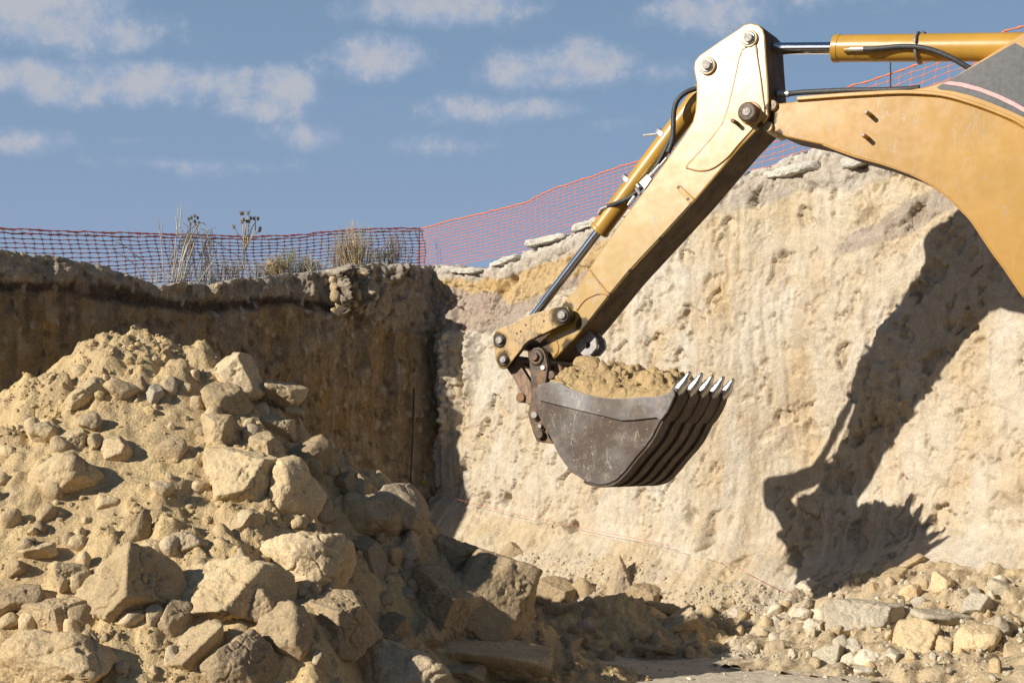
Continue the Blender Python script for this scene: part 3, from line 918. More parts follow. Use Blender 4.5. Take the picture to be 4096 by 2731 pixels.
def rock_mesh(seed, size, sub=4, faces=(), rough=1.0, rot=0.0, mat='rock', sharp=16.0, planes=15):
    """size = (width, depth, height) in metres; rot tilts it in the picture plane"""
    P, Fc, U = rock_shape(seed, sub, faces, planes, sharp)
    ext = (P.max(0) - P.min(0)) / 2
    P = (P - (P.max(0) + P.min(0)) / 2) / ext * (np.array(size) / 2)
    s = float(np.mean(size))
    off = np.array([seed * 3.1, seed * 1.7, seed * 0.9])
    d = fbm(P / s * 2.2 + off, 3, .5, 400) * .05 * s + fbm(P / s * 7.0 + off, 4, .6, 410) * .026 * s * rough + fbm(P * 32 + off, 3, .6, 420) * .006 * rough
    d -= sstep(np.abs(fbm(P / s * 1.7 + off * .7, 3, .5, 440)), .05, .0) * .03 * s * rough
    chip = sstep(fbm(P / s * 4.5 + off * 1.3, 3, .5, 430), .25, .5)
    d -= chip * .035 * s * rough
    P = P + U * d[:, None]
    a = math.radians(rot)
    R = np.array([[math.cos(a), 0, math.sin(a)], [0, 1, 0], [-math.sin(a), 0, math.cos(a)]])
    return mesh_np('rock', P @ R.T, Fc, M[mat])


LIT = ((-.45, -.7, .55), .55)                      # broad face toward the light
UNDER = ((.15, -.55, -.85), .62)
SIDE = ((.85, -.5, .05), .60)
FLAT = ((0, -.15, 1), .45)
# column, row, width, height (photograph pixels), tilt, style, material, name, label
ROCKS = [
    (965, 1945, 350, 250, 8, 'slab', 'rock', 'boulder', 'broad pale boulder with a smooth slanting face, highest of the big ones on the heap'),
    (518, 2385, 390, 345, -22, 'slab', 'rock', 'boulder', 'big wedge boulder with one flat sunlit face and one shaded face low on the heap'),
    (927, 2385, 450, 285, 6, 'slab', 'rock', 'boulder', 'wide sunlit boulder right of the wedge boulder with a sharp lower edge'),
    (1215, 2255, 320, 300, 20, 'lump', 'rock', 'boulder', 'rough rounded boulder with crumbly sunlit top where the sunlit slope meets shade'),
    (200, 2650, 480, 250, 0, 'lump', 'rock', 'boulder', 'coarse crumbly boulder filling the lower left corner'),
    (960, 2640, 270, 215, 10, 'lump', 'brown_rock', 'boulder', 'brown knobbly boulder at the bottom edge in front of the wide sunlit boulder'),
    (790, 2600, 210, 250, 30, 'wedge', 'rock', 'boulder', 'tilted pale wedge leaning on the brown knobbly boulder at the bottom'),
    (1535, 2690, 470, 250, -4, 'lump', 'rock', 'boulder', 'large sunlit boulder with a furrowed face at bottom centre-left'),
    (1355, 2500, 305, 245, 4, 'block', 'brown_rock', 'boulder', 'blocky shaded boulder with only its flat top sunlit, behind the furrowed boulder'),
    (1145, 2550, 195, 250, -10, 'lump', 'brown_rock', 'boulder', 'shaded upright boulder wedged left of the blocky flat-topped boulder'),
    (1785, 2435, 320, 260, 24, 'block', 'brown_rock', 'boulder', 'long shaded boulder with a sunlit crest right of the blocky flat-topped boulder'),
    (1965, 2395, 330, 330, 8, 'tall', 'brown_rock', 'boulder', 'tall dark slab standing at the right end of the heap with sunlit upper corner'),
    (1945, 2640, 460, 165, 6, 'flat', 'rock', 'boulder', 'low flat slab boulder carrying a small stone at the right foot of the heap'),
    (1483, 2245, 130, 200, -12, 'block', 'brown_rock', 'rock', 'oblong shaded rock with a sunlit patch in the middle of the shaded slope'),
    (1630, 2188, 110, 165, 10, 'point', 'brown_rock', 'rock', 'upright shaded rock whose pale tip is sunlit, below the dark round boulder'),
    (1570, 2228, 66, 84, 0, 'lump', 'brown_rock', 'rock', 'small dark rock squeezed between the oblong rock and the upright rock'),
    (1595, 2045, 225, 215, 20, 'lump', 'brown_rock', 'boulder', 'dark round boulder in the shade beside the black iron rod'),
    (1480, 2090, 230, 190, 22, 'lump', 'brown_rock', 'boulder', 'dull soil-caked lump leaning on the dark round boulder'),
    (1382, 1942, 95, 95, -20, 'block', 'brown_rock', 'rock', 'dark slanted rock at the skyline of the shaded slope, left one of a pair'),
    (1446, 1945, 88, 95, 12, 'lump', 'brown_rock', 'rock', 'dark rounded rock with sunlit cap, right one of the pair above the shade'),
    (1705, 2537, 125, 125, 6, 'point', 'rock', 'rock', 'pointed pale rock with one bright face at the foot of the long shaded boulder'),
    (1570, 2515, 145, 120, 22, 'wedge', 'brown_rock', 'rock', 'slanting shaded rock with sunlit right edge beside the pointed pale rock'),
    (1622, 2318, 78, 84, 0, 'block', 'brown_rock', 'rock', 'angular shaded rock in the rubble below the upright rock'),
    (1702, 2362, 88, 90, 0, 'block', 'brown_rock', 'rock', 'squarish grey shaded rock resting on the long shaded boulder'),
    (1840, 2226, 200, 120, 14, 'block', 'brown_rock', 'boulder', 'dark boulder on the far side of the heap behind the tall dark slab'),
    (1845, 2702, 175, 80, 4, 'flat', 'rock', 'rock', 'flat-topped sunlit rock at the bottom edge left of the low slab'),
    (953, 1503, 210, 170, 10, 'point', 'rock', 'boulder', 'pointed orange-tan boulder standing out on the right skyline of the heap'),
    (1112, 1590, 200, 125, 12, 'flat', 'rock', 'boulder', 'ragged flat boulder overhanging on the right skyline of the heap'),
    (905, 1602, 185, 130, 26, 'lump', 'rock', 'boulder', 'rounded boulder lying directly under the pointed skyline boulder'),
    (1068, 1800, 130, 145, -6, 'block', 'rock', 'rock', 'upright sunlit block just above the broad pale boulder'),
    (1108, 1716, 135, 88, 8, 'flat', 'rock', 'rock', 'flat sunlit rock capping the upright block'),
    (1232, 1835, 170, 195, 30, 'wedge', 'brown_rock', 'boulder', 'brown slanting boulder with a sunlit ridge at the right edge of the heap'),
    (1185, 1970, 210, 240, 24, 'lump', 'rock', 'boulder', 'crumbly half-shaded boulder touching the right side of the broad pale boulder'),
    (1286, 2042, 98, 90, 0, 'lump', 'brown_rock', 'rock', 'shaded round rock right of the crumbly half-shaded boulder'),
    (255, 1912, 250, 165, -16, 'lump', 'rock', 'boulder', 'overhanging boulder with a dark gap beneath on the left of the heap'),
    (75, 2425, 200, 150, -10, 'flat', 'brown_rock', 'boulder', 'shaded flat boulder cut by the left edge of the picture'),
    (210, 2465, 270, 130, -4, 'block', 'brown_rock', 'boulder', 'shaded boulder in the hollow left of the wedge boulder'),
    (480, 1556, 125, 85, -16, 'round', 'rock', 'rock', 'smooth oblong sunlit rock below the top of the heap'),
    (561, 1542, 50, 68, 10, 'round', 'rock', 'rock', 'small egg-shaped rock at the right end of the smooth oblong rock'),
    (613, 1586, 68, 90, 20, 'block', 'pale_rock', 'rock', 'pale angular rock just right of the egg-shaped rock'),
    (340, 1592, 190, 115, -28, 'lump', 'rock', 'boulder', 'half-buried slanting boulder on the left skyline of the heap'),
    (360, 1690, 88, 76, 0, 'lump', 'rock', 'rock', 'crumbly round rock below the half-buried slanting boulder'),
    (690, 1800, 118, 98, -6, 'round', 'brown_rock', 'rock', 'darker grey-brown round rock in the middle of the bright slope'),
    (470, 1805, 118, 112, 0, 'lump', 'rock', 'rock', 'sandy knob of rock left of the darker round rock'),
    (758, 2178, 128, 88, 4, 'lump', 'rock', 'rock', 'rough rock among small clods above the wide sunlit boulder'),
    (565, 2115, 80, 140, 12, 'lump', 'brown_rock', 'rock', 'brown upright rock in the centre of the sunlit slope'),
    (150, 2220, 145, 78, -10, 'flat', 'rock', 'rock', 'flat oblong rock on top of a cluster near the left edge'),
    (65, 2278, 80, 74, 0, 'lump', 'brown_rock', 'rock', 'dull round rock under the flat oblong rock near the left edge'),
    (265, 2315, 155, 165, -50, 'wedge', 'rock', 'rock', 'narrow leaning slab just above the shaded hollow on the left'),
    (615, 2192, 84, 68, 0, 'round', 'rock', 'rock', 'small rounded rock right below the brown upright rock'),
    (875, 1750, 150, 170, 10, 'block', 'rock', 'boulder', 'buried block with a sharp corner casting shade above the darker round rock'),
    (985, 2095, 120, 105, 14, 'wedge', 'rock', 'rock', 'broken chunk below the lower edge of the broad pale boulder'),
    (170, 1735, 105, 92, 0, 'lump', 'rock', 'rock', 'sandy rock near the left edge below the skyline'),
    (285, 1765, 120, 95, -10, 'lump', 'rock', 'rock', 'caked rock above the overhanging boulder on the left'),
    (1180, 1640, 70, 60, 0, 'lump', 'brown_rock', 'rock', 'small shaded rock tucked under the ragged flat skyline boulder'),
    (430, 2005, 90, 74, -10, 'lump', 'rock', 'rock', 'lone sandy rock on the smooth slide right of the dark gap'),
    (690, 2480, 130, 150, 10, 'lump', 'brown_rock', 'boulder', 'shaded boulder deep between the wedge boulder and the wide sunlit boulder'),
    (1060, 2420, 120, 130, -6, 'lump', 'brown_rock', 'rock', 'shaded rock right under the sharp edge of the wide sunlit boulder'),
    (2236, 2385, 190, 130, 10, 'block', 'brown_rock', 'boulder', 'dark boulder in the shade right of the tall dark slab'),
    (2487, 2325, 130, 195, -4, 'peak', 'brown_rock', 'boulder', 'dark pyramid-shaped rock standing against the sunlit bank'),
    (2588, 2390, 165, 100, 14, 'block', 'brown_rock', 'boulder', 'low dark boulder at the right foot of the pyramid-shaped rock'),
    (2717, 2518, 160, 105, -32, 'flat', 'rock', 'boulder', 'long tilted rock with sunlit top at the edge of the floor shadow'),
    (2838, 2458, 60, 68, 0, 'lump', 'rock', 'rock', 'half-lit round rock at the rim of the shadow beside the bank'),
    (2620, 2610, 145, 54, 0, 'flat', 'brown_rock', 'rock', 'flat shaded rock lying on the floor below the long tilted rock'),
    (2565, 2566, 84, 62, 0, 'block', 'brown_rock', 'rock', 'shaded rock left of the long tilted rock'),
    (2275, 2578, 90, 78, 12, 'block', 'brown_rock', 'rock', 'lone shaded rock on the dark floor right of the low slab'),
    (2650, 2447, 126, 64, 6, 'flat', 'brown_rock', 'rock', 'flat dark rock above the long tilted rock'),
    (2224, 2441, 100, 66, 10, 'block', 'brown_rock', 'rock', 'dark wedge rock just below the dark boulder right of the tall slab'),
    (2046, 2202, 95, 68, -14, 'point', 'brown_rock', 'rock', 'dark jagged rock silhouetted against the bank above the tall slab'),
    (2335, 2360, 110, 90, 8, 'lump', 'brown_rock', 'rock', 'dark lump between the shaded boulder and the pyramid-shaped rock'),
    (3465, 2492, 310, 155, 6, 'slab', 'pale_rock', 'boulder', 'large pale flat boulder in the sunlit rubble under the bucket shadow'),
    (3315, 2632, 118, 112, 4, 'slab', 'pale_rock', 'boulder', 'square pale boulder at the edge of the floor left in the sunlit rubble'),
    (3665, 2590, 175, 210, 20, 'slab', 'rock', 'boulder', 'upright flat-faced tan boulder right below the large pale flat boulder'),
    (3900, 2572, 182, 136, 0, 'lump', 'rock', 'boulder', 'rounded tan boulder with cracked face farthest right at the bottom'),
    (3482, 2655, 120, 100, 6, 'lump', 'pale_rock', 'rock', 'rough pale rock between the square boulder and the upright tan boulder'),
    (3770, 2492, 230, 95, 6, 'flat', 'pale_rock', 'boulder', 'whitish ledge-like boulder above the upright tan boulder'),
    (3918, 2424, 116, 95, 20, 'wedge', 'pale_rock', 'boulder', 'pale wedge boulder with brown underside right of the whitish ledge'),
    (3995, 2357, 84, 80, 0, 'lump', 'pale_rock', 'rock', 'pale banded rock above the pale wedge boulder'),
    (3585, 2312, 98, 70, -14, 'block', 'rock', 'rock', 'tan block at the lower right edge of the bucket shadow'),
    (3644, 2378, 86, 84, 0, 'lump', 'rock', 'rock', 'tan lump under the block beside the bucket shadow'),
    (3768, 2340, 100, 84, 30, 'block', 'rock', 'rock', 'brown-ended rock leaning at the top of the sunlit rubble'),
    (3235, 2354, 84, 60, 0, 'block', 'pale_rock', 'rock', 'pale rock touched by the lowest tip of the bucket shadow'),
    (3502, 2357, 64, 52, 0, 'lump', 'rock', 'rock', 'small tan rock below the shadow of the bucket'),
    (3408, 2583, 68, 60, 0, 'lump', 'pale_rock', 'rock', 'pale round rock touching the lower edge of the large pale boulder'),
    (3398, 2648, 68, 74, 10, 'point', 'pale_rock', 'rock', 'pointed pale rock between the square boulder and the rough pale rock'),
    (3562, 2634, 68, 78, 14, 'block', 'pale_rock', 'rock', 'white-topped rock leaning on the upright tan boulder'),
    (3100, 2488, 78, 58, 0, 'point', 'pale_rock', 'rock', 'pale peaked stone standing alone among gravel by the bank'),
    (3212, 2457, 78, 50, 0, 'lump', 'pale_rock', 'rock', 'pale low stone right of the lone peaked stone'),
    (3455, 2694, 80, 56, 0, 'flat', 'pale_rock', 'rock', 'pale flat stone at the bottom edge of the sunlit rubble'),
    (3268, 2507, 60, 56, 0, 'block', 'pale_rock', 'rock', 'pale cube-like stone left of the large pale flat boulder'),
    (3655, 2258, 90, 56, -30, 'flat', 'rock', 'rock', 'tan slab end sticking out of the bank above the rubble'),
    (3785, 2590, 74, 84, 0, 'block', 'rock', 'rock', 'brown-footed rock between the upright tan boulder and the rounded boulder'),
    (3150, 2545, 58, 46, 0, 'lump', 'pale_rock', 'rock', 'rounded gravel-bed stone near the shadow edge on the right'),
    (2950, 2455, 66, 44, 8, 'lump', 'pale_rock', 'rock', 'pale stone at the bank foot just outside the floor shadow'),
    (2985, 2500, 60, 46, 0, 'block', 'pale_rock', 'rock', 'white chip stone at the corner of the sunlit gravel'),
]
STYLES = {
    'slab': ([LIT, UNDER, SIDE], .75), 'wedge': ([((-.72, -.5, .5), .42), ((.8, -.58, .1), .55), UNDER], .8), 'lump': ([], .9), 'round': ([], 1.0),
    'block': ([((0, -.35, .95), .6), ((-.6, -.75, -.1), .62), ((.75, -.6, 0), .62)], .85), 'flat': ([FLAT, ((0, -.6, -.8), .5)], 1.0),
    'tall': ([((.30, -.9, .18), .52), ((-.9, -.1, .4), .7), ((.95, -.25, -.2), .6), ((.2, .1, 1), .75)], .6),
    'point': ([((-.7, -.35, .6), .50), ((.75, -.2, .6), .50), ((0, -.9, .2), .62)], .8),
    'peak': ([((-.86, -.25, .42), .38), ((.86, -.25, .42), .38), ((0, -.9, .35), .42), ((0, .9, .35), .42)], .8),
}
for k, (px, py, wpx, hpx, tilt, style, mat, name, label) in enumerate(ROCKS):
    hit, d = cast(px, py)
    if hit is None:
        continue
    if px < 1900 and hit[1] > 10.9:                # stands on the skyline of the heap
        hit = np.array([0, 0, EYE]) + d / d[1] * 10.35
    s = hit[1] / F
    faces, dep = STYLES[style]
    w_, h_ = wpx * s * 1.14, hpx * s * 1.14
    size = (w_, max(min(w_, h_) * 1.05, (w_ + h_) / 2 * dep), h_)
    a = math.radians(tilt)
    sub = 6 if wpx > 260 else (5 if wpx > 110 else 4)
    me = rock_mesh(700 + k, size, sub, faces, rough=.6 if style == 'round' else 1.0, rot=tilt, mat=mat, sharp=10.0 if style == 'round' else (26.0 if style == 'lump' else 60.0), planes=12)
    pos = hit - d * size[1] * (0.02 if style == 'peak' else .05)
    link(name, me, loc=pos, label=label, cat='boulder' if name == 'boulder' else 'rock')

# loose stones one can still pick out: shapes shared, each its own object
rng = np.random.default_rng(77)
STONES = {mt: [] for mt in ('rock', 'brown_rock', 'pale_rock')}
for mt in STONES:
    for j in range(12):
        sz = np.array([1.0, rng.uniform(.75, 1.0), rng.uniform(.6, .9)])
        STONES[mt].append(rock_mesh(1500 + j + 20 * len(mt), tuple(sz), 3, (), 0.9, 0, mt, 50.0, 9))


def stone(px, py, size_px, mt, label, group):
    hit, d = cast(px, py)
    if hit is None:
        return
    s = size_px * hit[1] / F
    o = link('stone', STONES[mt][rng.integers(12)], loc=hit + d * s * .10 + np.array([0, 0, s * .12]), label=label, cat='stone', group=group)
    o.scale = (s, s, s)
    o.rotation_euler = tuple(rng.uniform(-3.1, 3.1, 3))


def in_heap(px, py):                               # the lit part of the heap in the photograph
    return py > np.interp(px, [0, 530, 900, 1200, 1400], [1680, 1350, 1560, 1740, 1980])


n = 0
while n < 150:
    px, py = rng.uniform(0, 1350), rng.uniform(1360, 2700)
    if not in_heap(px, py) or (abs(px - (560 - (py - 1900) * .45)) < 110 and 1750 < py < 2150 and rng.random() < .85):
        continue
    stone(px, py, (30 + 95 * rng.random() ** 1.6), 'rock' if rng.random() < .8 else 'brown_rock', 'loose tan stone lying among the boulders of the sunlit heap', 'small stones on the sunlit heap')
    n += 1
for i in range(105):
    px = rng.uniform(1250, 2800)
    py = rng.uniform(np.interp(px, [1250, 1500, 2000, 2750], [2000, 2150, 2330, 2440]), 2640)
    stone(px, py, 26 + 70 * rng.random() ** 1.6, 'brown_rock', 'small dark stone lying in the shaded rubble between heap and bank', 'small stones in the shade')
for i in range(90):
    px = rng.uniform(2880, 4090)
    lo_ = np.interp(px, [2880, 3200, 3500, 4090], [2470, 2400, 2330, 2300])
    py = rng.uniform(lo_, np.interp(px, [2880, 3200, 3600, 4090], [2580, 2650, 2725, 2728]))
    stone(px, py, (24 + 66 * rng.random() ** 1.5), 'pale_rock' if rng.random() < .35 else 'rock', 'small stone lying loose in the sunlit rubble at the bank foot', 'small stones in the sunlit rubble')


# gravel and crumbs, too many to count
def gravel(name, pts, sizes, mat, label, seed):
    rg = np.random.default_rng(seed)
    U, Fc = ico(1)
    shapes = []
    for j in range(12):
        P = rock_shape(900 + seed + j, 1, (), 8, 12.0)[0]
        shapes.append(P * rg.uniform(.7, 1.1, 3))
    n = len(pts)
    nv_ = len(U)
    V = np.zeros((n, nv_, 3))
    ang = rg.uniform(0, 6.28, (n, 3))
    for i in range(n):
        ca, sa = math.cos(ang[i, 0]), math.sin(ang[i, 0])
        cb, sb = math.cos(ang[i, 1]), math.sin(ang[i, 1])
        R = np.array([[ca, -sa, 0], [sa, ca, 0], [0, 0, 1]]) @ np.array([[1, 0, 0], [0, cb, -sb], [0, sb, cb]])
        V[i] = shapes[rg.integers(12)] @ R.T * sizes[i] * .5 + pts[i]
    Fa = (Fc[None, :, :] + (np.arange(n) * nv_)[:, None, None]).reshape(-1, 3)
    link(name, mesh_np(name, V.reshape(-1, 3), Fa, M[mat], False), label=label, kind='stuff')


def sample_grid(G, n, keep, seed):
    rg = np.random.default_rng(seed)
    a, b = rg.integers(0, G.shape[0] - 1, n * 4), rg.integers(0, G.shape[1] - 1, n * 4)
    P = G[a, b] + rg.uniform(-.006, .006, (n * 4, 3))
    P = P[keep(P, rg)]
    return P[:n]


def heap_keep(P, rg):
    chute = np.exp(-((P[:, 0] - (-2.15 - .42 * (9.9 - P[:, 1]))) / .40) ** 2) * sstep(P[:, 1], 10.2, 9.6)
    clump = fbm(P * 1.7, 3, .5, 901)
    return (P[:, 2] > -.05) & (P[:, 1] < 11.6) & (P[:, 0] > -4.5) & (rg.random(len(P)) < np.clip(.25 + 1.6 * clump, .06, 1) * (1 - .8 * chute))


pts = sample_grid(HG, 15000, heap_keep, 5)
gravel('heap_gravel', pts, np.random.default_rng(6).pareto(2.6, len(pts)).clip(0, 3.6) * .020 + .014, 'pile', 'crumbs and pebbles of tan soil strewn over the heap', 50)


def rubble_keep(P, rg):
    px = CX + P[:, 0] / P[:, 1] * F
    along = (P[:, :2] - CORNER) @ ER
    return (P[:, 2] < .60) & (along > 1.5) & (along < 8) & (rg.random(len(P)) < np.clip(.35 + fbm(P * 1.5, 2, .5, 902), .1, 1))


pts = sample_grid(RBg[:, :62], 4200, rubble_keep, 7)
gravel('bank_gravel', pts, np.random.default_rng(8).pareto(2.4, len(pts)).clip(0, 3) * .016 + .012, 'pale_rock', 'pale gravel and crumbs along the foot of the sunlit bank', 70)
rg = np.random.default_rng(9)
fx, fy = rg.uniform(-.2, 4.6, 6000), rg.uniform(9.6, 14.5, 6000)
dist = ((np.stack([fx, fy], 1) - CORNER) @ NR)
ok = (dist > .2) & (rg.random(6000) < np.exp(-np.maximum(dist - .9, 0) * 1.5) * np.clip(.6 + fbm(np.stack([fx, fy, 0 * fx], 1) * 1.2, 2, .5, 903), .1, 1) + .04)
pts = np.array([(a, b, drop(a, b) + .004) for a, b in zip(fx[ok], fy[ok])])
gravel('floor_gravel', pts, rg.pareto(2.4, len(pts)).clip(0, 3) * .015 + .012, 'pale_rock', 'gravel scattered over the pit floor beside the rubble', 90)

# broken concrete crust along the brink of the sunlit bank
for (px0, px1, py0, py1, th, label) in ((1745, 1905, 1068, 1064, 34, 'long thin strip of white concrete crust at the lowest dip of the brink'),
                                        (1905, 2045, 1050, 1000, 40, 'white crust piece sloping up from the lowest dip of the brink'),
                                        (2040, 2245, 958, 915, 46, 'thick broken white crust slab in the middle of the brink left of the arm'),
                                        (2228, 2420, 898, 840, 50, 'broken white crust slab touching the bucket cylinder in the picture'),
                                        (2425, 2640, 845, 775, 46, 'white crust slab hidden partly behind the digging arm'),
                                        (2930, 3190, 668, 598, 56, 'white crust slab under the joint of boom and arm'),
                                        (3240, 3480, 610, 555, 60, 'white crust slab behind the boom')):
    (v0, z0), (v1, z1) = bank_vz(px0, py0, ER, NR), bank_vz(px1, py1, ER, NR)
    length, thick = math.hypot(v1 - v0, z1 - z0), th / F * 15.5
    P, Fc, U = rock_shape(int(px0), 5, [((0, 1, 0), .9), ((0, -1, 0), .9), ((0, 0, 1), .8), ((0, 0, -1), .8), ((1, .2, 0), .9), ((-1, .3, 0), .9)], 4, 24.0, .9, 1.1)
    P = P / (P.max(0) - P.min(0)) * np.array([length * 1.12, .62, thick * .62])
    off = np.array([px0, 0, 0]) * .37
    P = P + U * (fbm(P * 6 + off, 4, .6, 500) * .05 + fbm(P * 24 + off, 3, .6, 510) * .010)[:, None]
    a = math.atan2(z1 - z0, v1 - v0)
    al, up = P[:, 0] * math.cos(a) - P[:, 2] * math.sin(a), P[:, 0] * math.sin(a) + P[:, 2] * math.cos(a)
    W = np.stack([ER[0] * al + NR[0] * (P[:, 1]), ER[1] * al + NR[1] * (P[:, 1]), up], axis=1)
    mid_v, mid_z = (v0 + v1) / 2, (z0 + z1) / 2
    c2 = CORNER + ER * mid_v - NR * (.43 + .27 * float(sstep(np.array([mid_v]), 3.4, 4.9)[0]))
    link('concrete_slab', mesh_np('concrete_slab', W, Fc, M['crust']), loc=(c2[0], c2[1], mid_z - thick * .36), label=label, cat='concrete slab')
# stones stuck in the hanging chains on the shaded bank
for i, (px, py, sp) in enumerate(((1340, 1125, 52), (1335, 1155, 44), (1345, 1190, 60), (1352, 1225, 40), (1335, 1250, 34), (1430, 1095, 30), (1455, 1105, 34), (1440, 1108, 28), (1425, 1150, 46), (1432, 1185, 54), (1425, 1215, 36), (1440, 1245, 30),
                                  (1300, 1130, 30), (1145, 1145, 22), (690, 1118, 50), (740, 1112, 46), (655, 1125, 34), (870, 1150, 26), (1508, 1190, 26), (160, 1000, 18), (85, 1022, 20))):
    stone(px, py, sp, 'rock', 'tan stone stuck in the earth near the top of the shaded bank', 'stones in the shaded bank')
# ------------------------------------------------------------------ excavator: boom, stick and bucket in one upright plane
O2 = np.array([0.80, 11.5])                        # a point of the near side of the bucket
UU = np.array([0.866, -0.5])                       # along the machine, toward the tracks
WW = np.array([0.5, 0.866])                        # across it, away from us


def uz(px, py, w=0.0):
    """photograph point -> (along, height) in the upright plane w metres behind the bucket's near side"""
    k = (px - CX) / F
    o = O2 + WW * w
    u = (k * o[1] - o[0]) / (UU[0] - k * UU[1])
    return np.array([u, EYE + (HY - py) / F * (o[1] + UU[1] * u)])


def P3(u, z, w):
    return np.array([O2[0] + UU[0] * u + WW[0] * w, O2[1] + UU[1] * u + WW[1] * w, z])


def A(px, py, w):
    return P3(*uz(px, py, w), w)


def crop(x0, y0, s):
    return lambda *pts: [(x0 + x / s, y0 + y / s) for x, y in pts]


c1, c2 = crop(2600, 50, 2.24), crop(3000, 50, 1.3066)
c3, c4, c5 = crop(1900, 1150, 2.24), crop(2050, 1400, 2.4758), crop(2100, 300, 1.5675)
c9 = crop(2000, 1200, 3.92)

BASE = P3(6.6, 0.0, 0.52)
EXC = bpy.data.objects.new('excavator', None)
COL.objects.link(EXC)
EXC.location = BASE
EXC['label'] = 'yellow excavator reaching in from the right with loaded dark steel bucket'
EXC['category'] = 'excavator'


def part(name, me, parent=EXC, label=None):
    o = bpy.data.objects.new(name, me)
    COL.objects.link(o)
    o.parent = parent
    o.matrix_parent_inverse = Matrix.Translation(-Vector(BASE)) if parent is EXC else Matrix.Identity(4)
    if label:
        o['label'] = label
    return o


def prism_uz(name, outline, w0, w1, mat, bevel=0.008, mats=None, holes=()):
    """plate or box: outline in (along, height), from depth w0 to w1, edges rounded"""
    bm = bmesh.new()
    lo = [bm.verts.new(P3(u, z, w0)) for u, z in outline]
    hi_ = [bm.verts.new(P3(u, z, w1)) for u, z in outline]
    n = len(outline)
    area = sum(outline[i][0] * outline[(i + 1) % n][1] - outline[(i + 1) % n][0] * outline[i][1] for i in range(n))
    fa = bm.faces.new(lo if area > 0 else lo[::-1])
    fb = bm.faces.new(hi_[::-1] if area > 0 else hi_)
    for i in range(n):
        q = [lo[i], lo[(i + 1) % n], hi_[(i + 1) % n], hi_[i]]
        f = bm.faces.new(q if area < 0 else q[::-1])
        f.material_index = 1 if mats else 0
    bm.normal_update()
    if bevel:
        ed = list(set(fa.edges) | set(fb.edges))
        bmesh.ops.bevel(bm, geom=ed, offset=bevel, segments=2, affect='EDGES', profile=0.6, clamp_overlap=True)
    bmesh.ops.triangulate(bm, faces=[f for f in bm.faces if len(f.verts) > 4])
    bmesh.ops.recalc_face_normals(bm, faces=bm.faces[:])
    me = bpy.data.meshes.new(name)
    bm.to_mesh(me)
    bm.free()
    me.materials.append(M[mat])
    if mats:
        me.materials.append(M[mats])
    return me


def plate(name, pts, w0, w1, mat, bevel=0.008, smooth=0, mats=None, parent=EXC, label=None):
    """the same with the outline traced on the photograph (read at depth w0)"""
    ol = [uz(x, y, w0) for x, y in pts]
    if smooth:
        ol = list(catmull(ol, smooth, True))
    return part(name, prism_uz(name, [tuple(p) for p in ol], w0, w1, mat, bevel, mats), parent, label)


def cyl_mesh(name, a, b, r, mat, sides=28, bev=0.12):
    a, b = np.asarray(a, float), np.asarray(b, float)
    L = np.linalg.norm(b - a)
    e = min(r * bev, L * .3)
    t = np.array([0, e / L, e / L, .5, 1 - e / L, 1 - e / L, 1])
    path = a[None, :] + (b - a)[None, :] * np.array([0, 1e-4, e / L, .5, 1 - e / L, 1 - 1e-4, 1])[:, None]
    V, Fq = tube_np(path[[0, 2, 4, 6]], np.array([r - e, r, r, r - e]), sides)
    me = mesh_np(name, V, Fq, M[mat], True)
    me.set_sharp_from_angle(angle=math.radians(32))
    return me


def pin(px, py, rpx, w0, w1, mat='pin_steel', name='pin', parent=EXC, at_w=None, bev=0.15):
    """round pin across the machine, its near end centred on a photograph point"""
    u, z = uz(px, py, w0 if at_w is None else at_w)
    Y = P3(u, z, w0)[1]
    return part(name, cyl_mesh(name, P3(u, z, w0), P3(u, z, w1), rpx * Y / F, mat, 28, bev), parent)


def shaft(name, p0, p1, w, rpx, mat, parent=EXC, sides=28, ext0=0.0, ext1=0.0):
    a, b = A(*p0, w), A(*p1, w)
    d = (b - a) / np.linalg.norm(b - a)
    a, b = a - d * ext0, b + d * ext1
    return part(name, cyl_mesh(name, a, b, rpx * (a[1] + b[1]) / 2 / F, mat, sides), parent)


def hose(name, pts, r, mat='rubber', parent=EXC, per=8):
    """pts = (column, row, depth)"""
    path = catmull([A(x, y, w) for x, y, w in pts], per)
    V, Fq = tube_np(path, r, 12)
    return part(name, mesh_np(name, V, Fq, M[mat]), parent)


M['idler_paint'] = paint('greasy_worn_link_paint', (.40, .235, .045), 0.8, 0.85, .42,
                         [(A(2246, 1262, .20), .115), (A(1996, 1361, .20), .085), (A(2012, 1440, .20), .085), (A(2160, 1320, .2) + np.array([0, 0, -.06]), .04)])
M['stick_paint'] = paint('machine_yellow_stick', (.41, .24, .033), 0.3, 0.12, .25,
                         [(A(2262, 1238, .31), .085), (A(2175, 1400, .31), .10), (A(2330, 1300, .31), .07), (A(2270, 1380, .31), .06), (A(2440, 1180, .31), .035), (A(2520, 1085, .31), .022), (A(2640, 955, .31), .02), (A(2345, 1060, .31), .012), (A(3040, 500, .31), .03), (A(3082, 430, .31), .05)], 1.57)
M['boom_paint'] = paint('machine_yellow_boom', (.405, .22, .032), 0.2, 0.07, .225, [(A(3088, 470, .37), .055), (A(3110, 540, .37), .05)])
WN, WF, WC = 0.31, 0.73, 0.52                      # near face, far face and middle of the stick

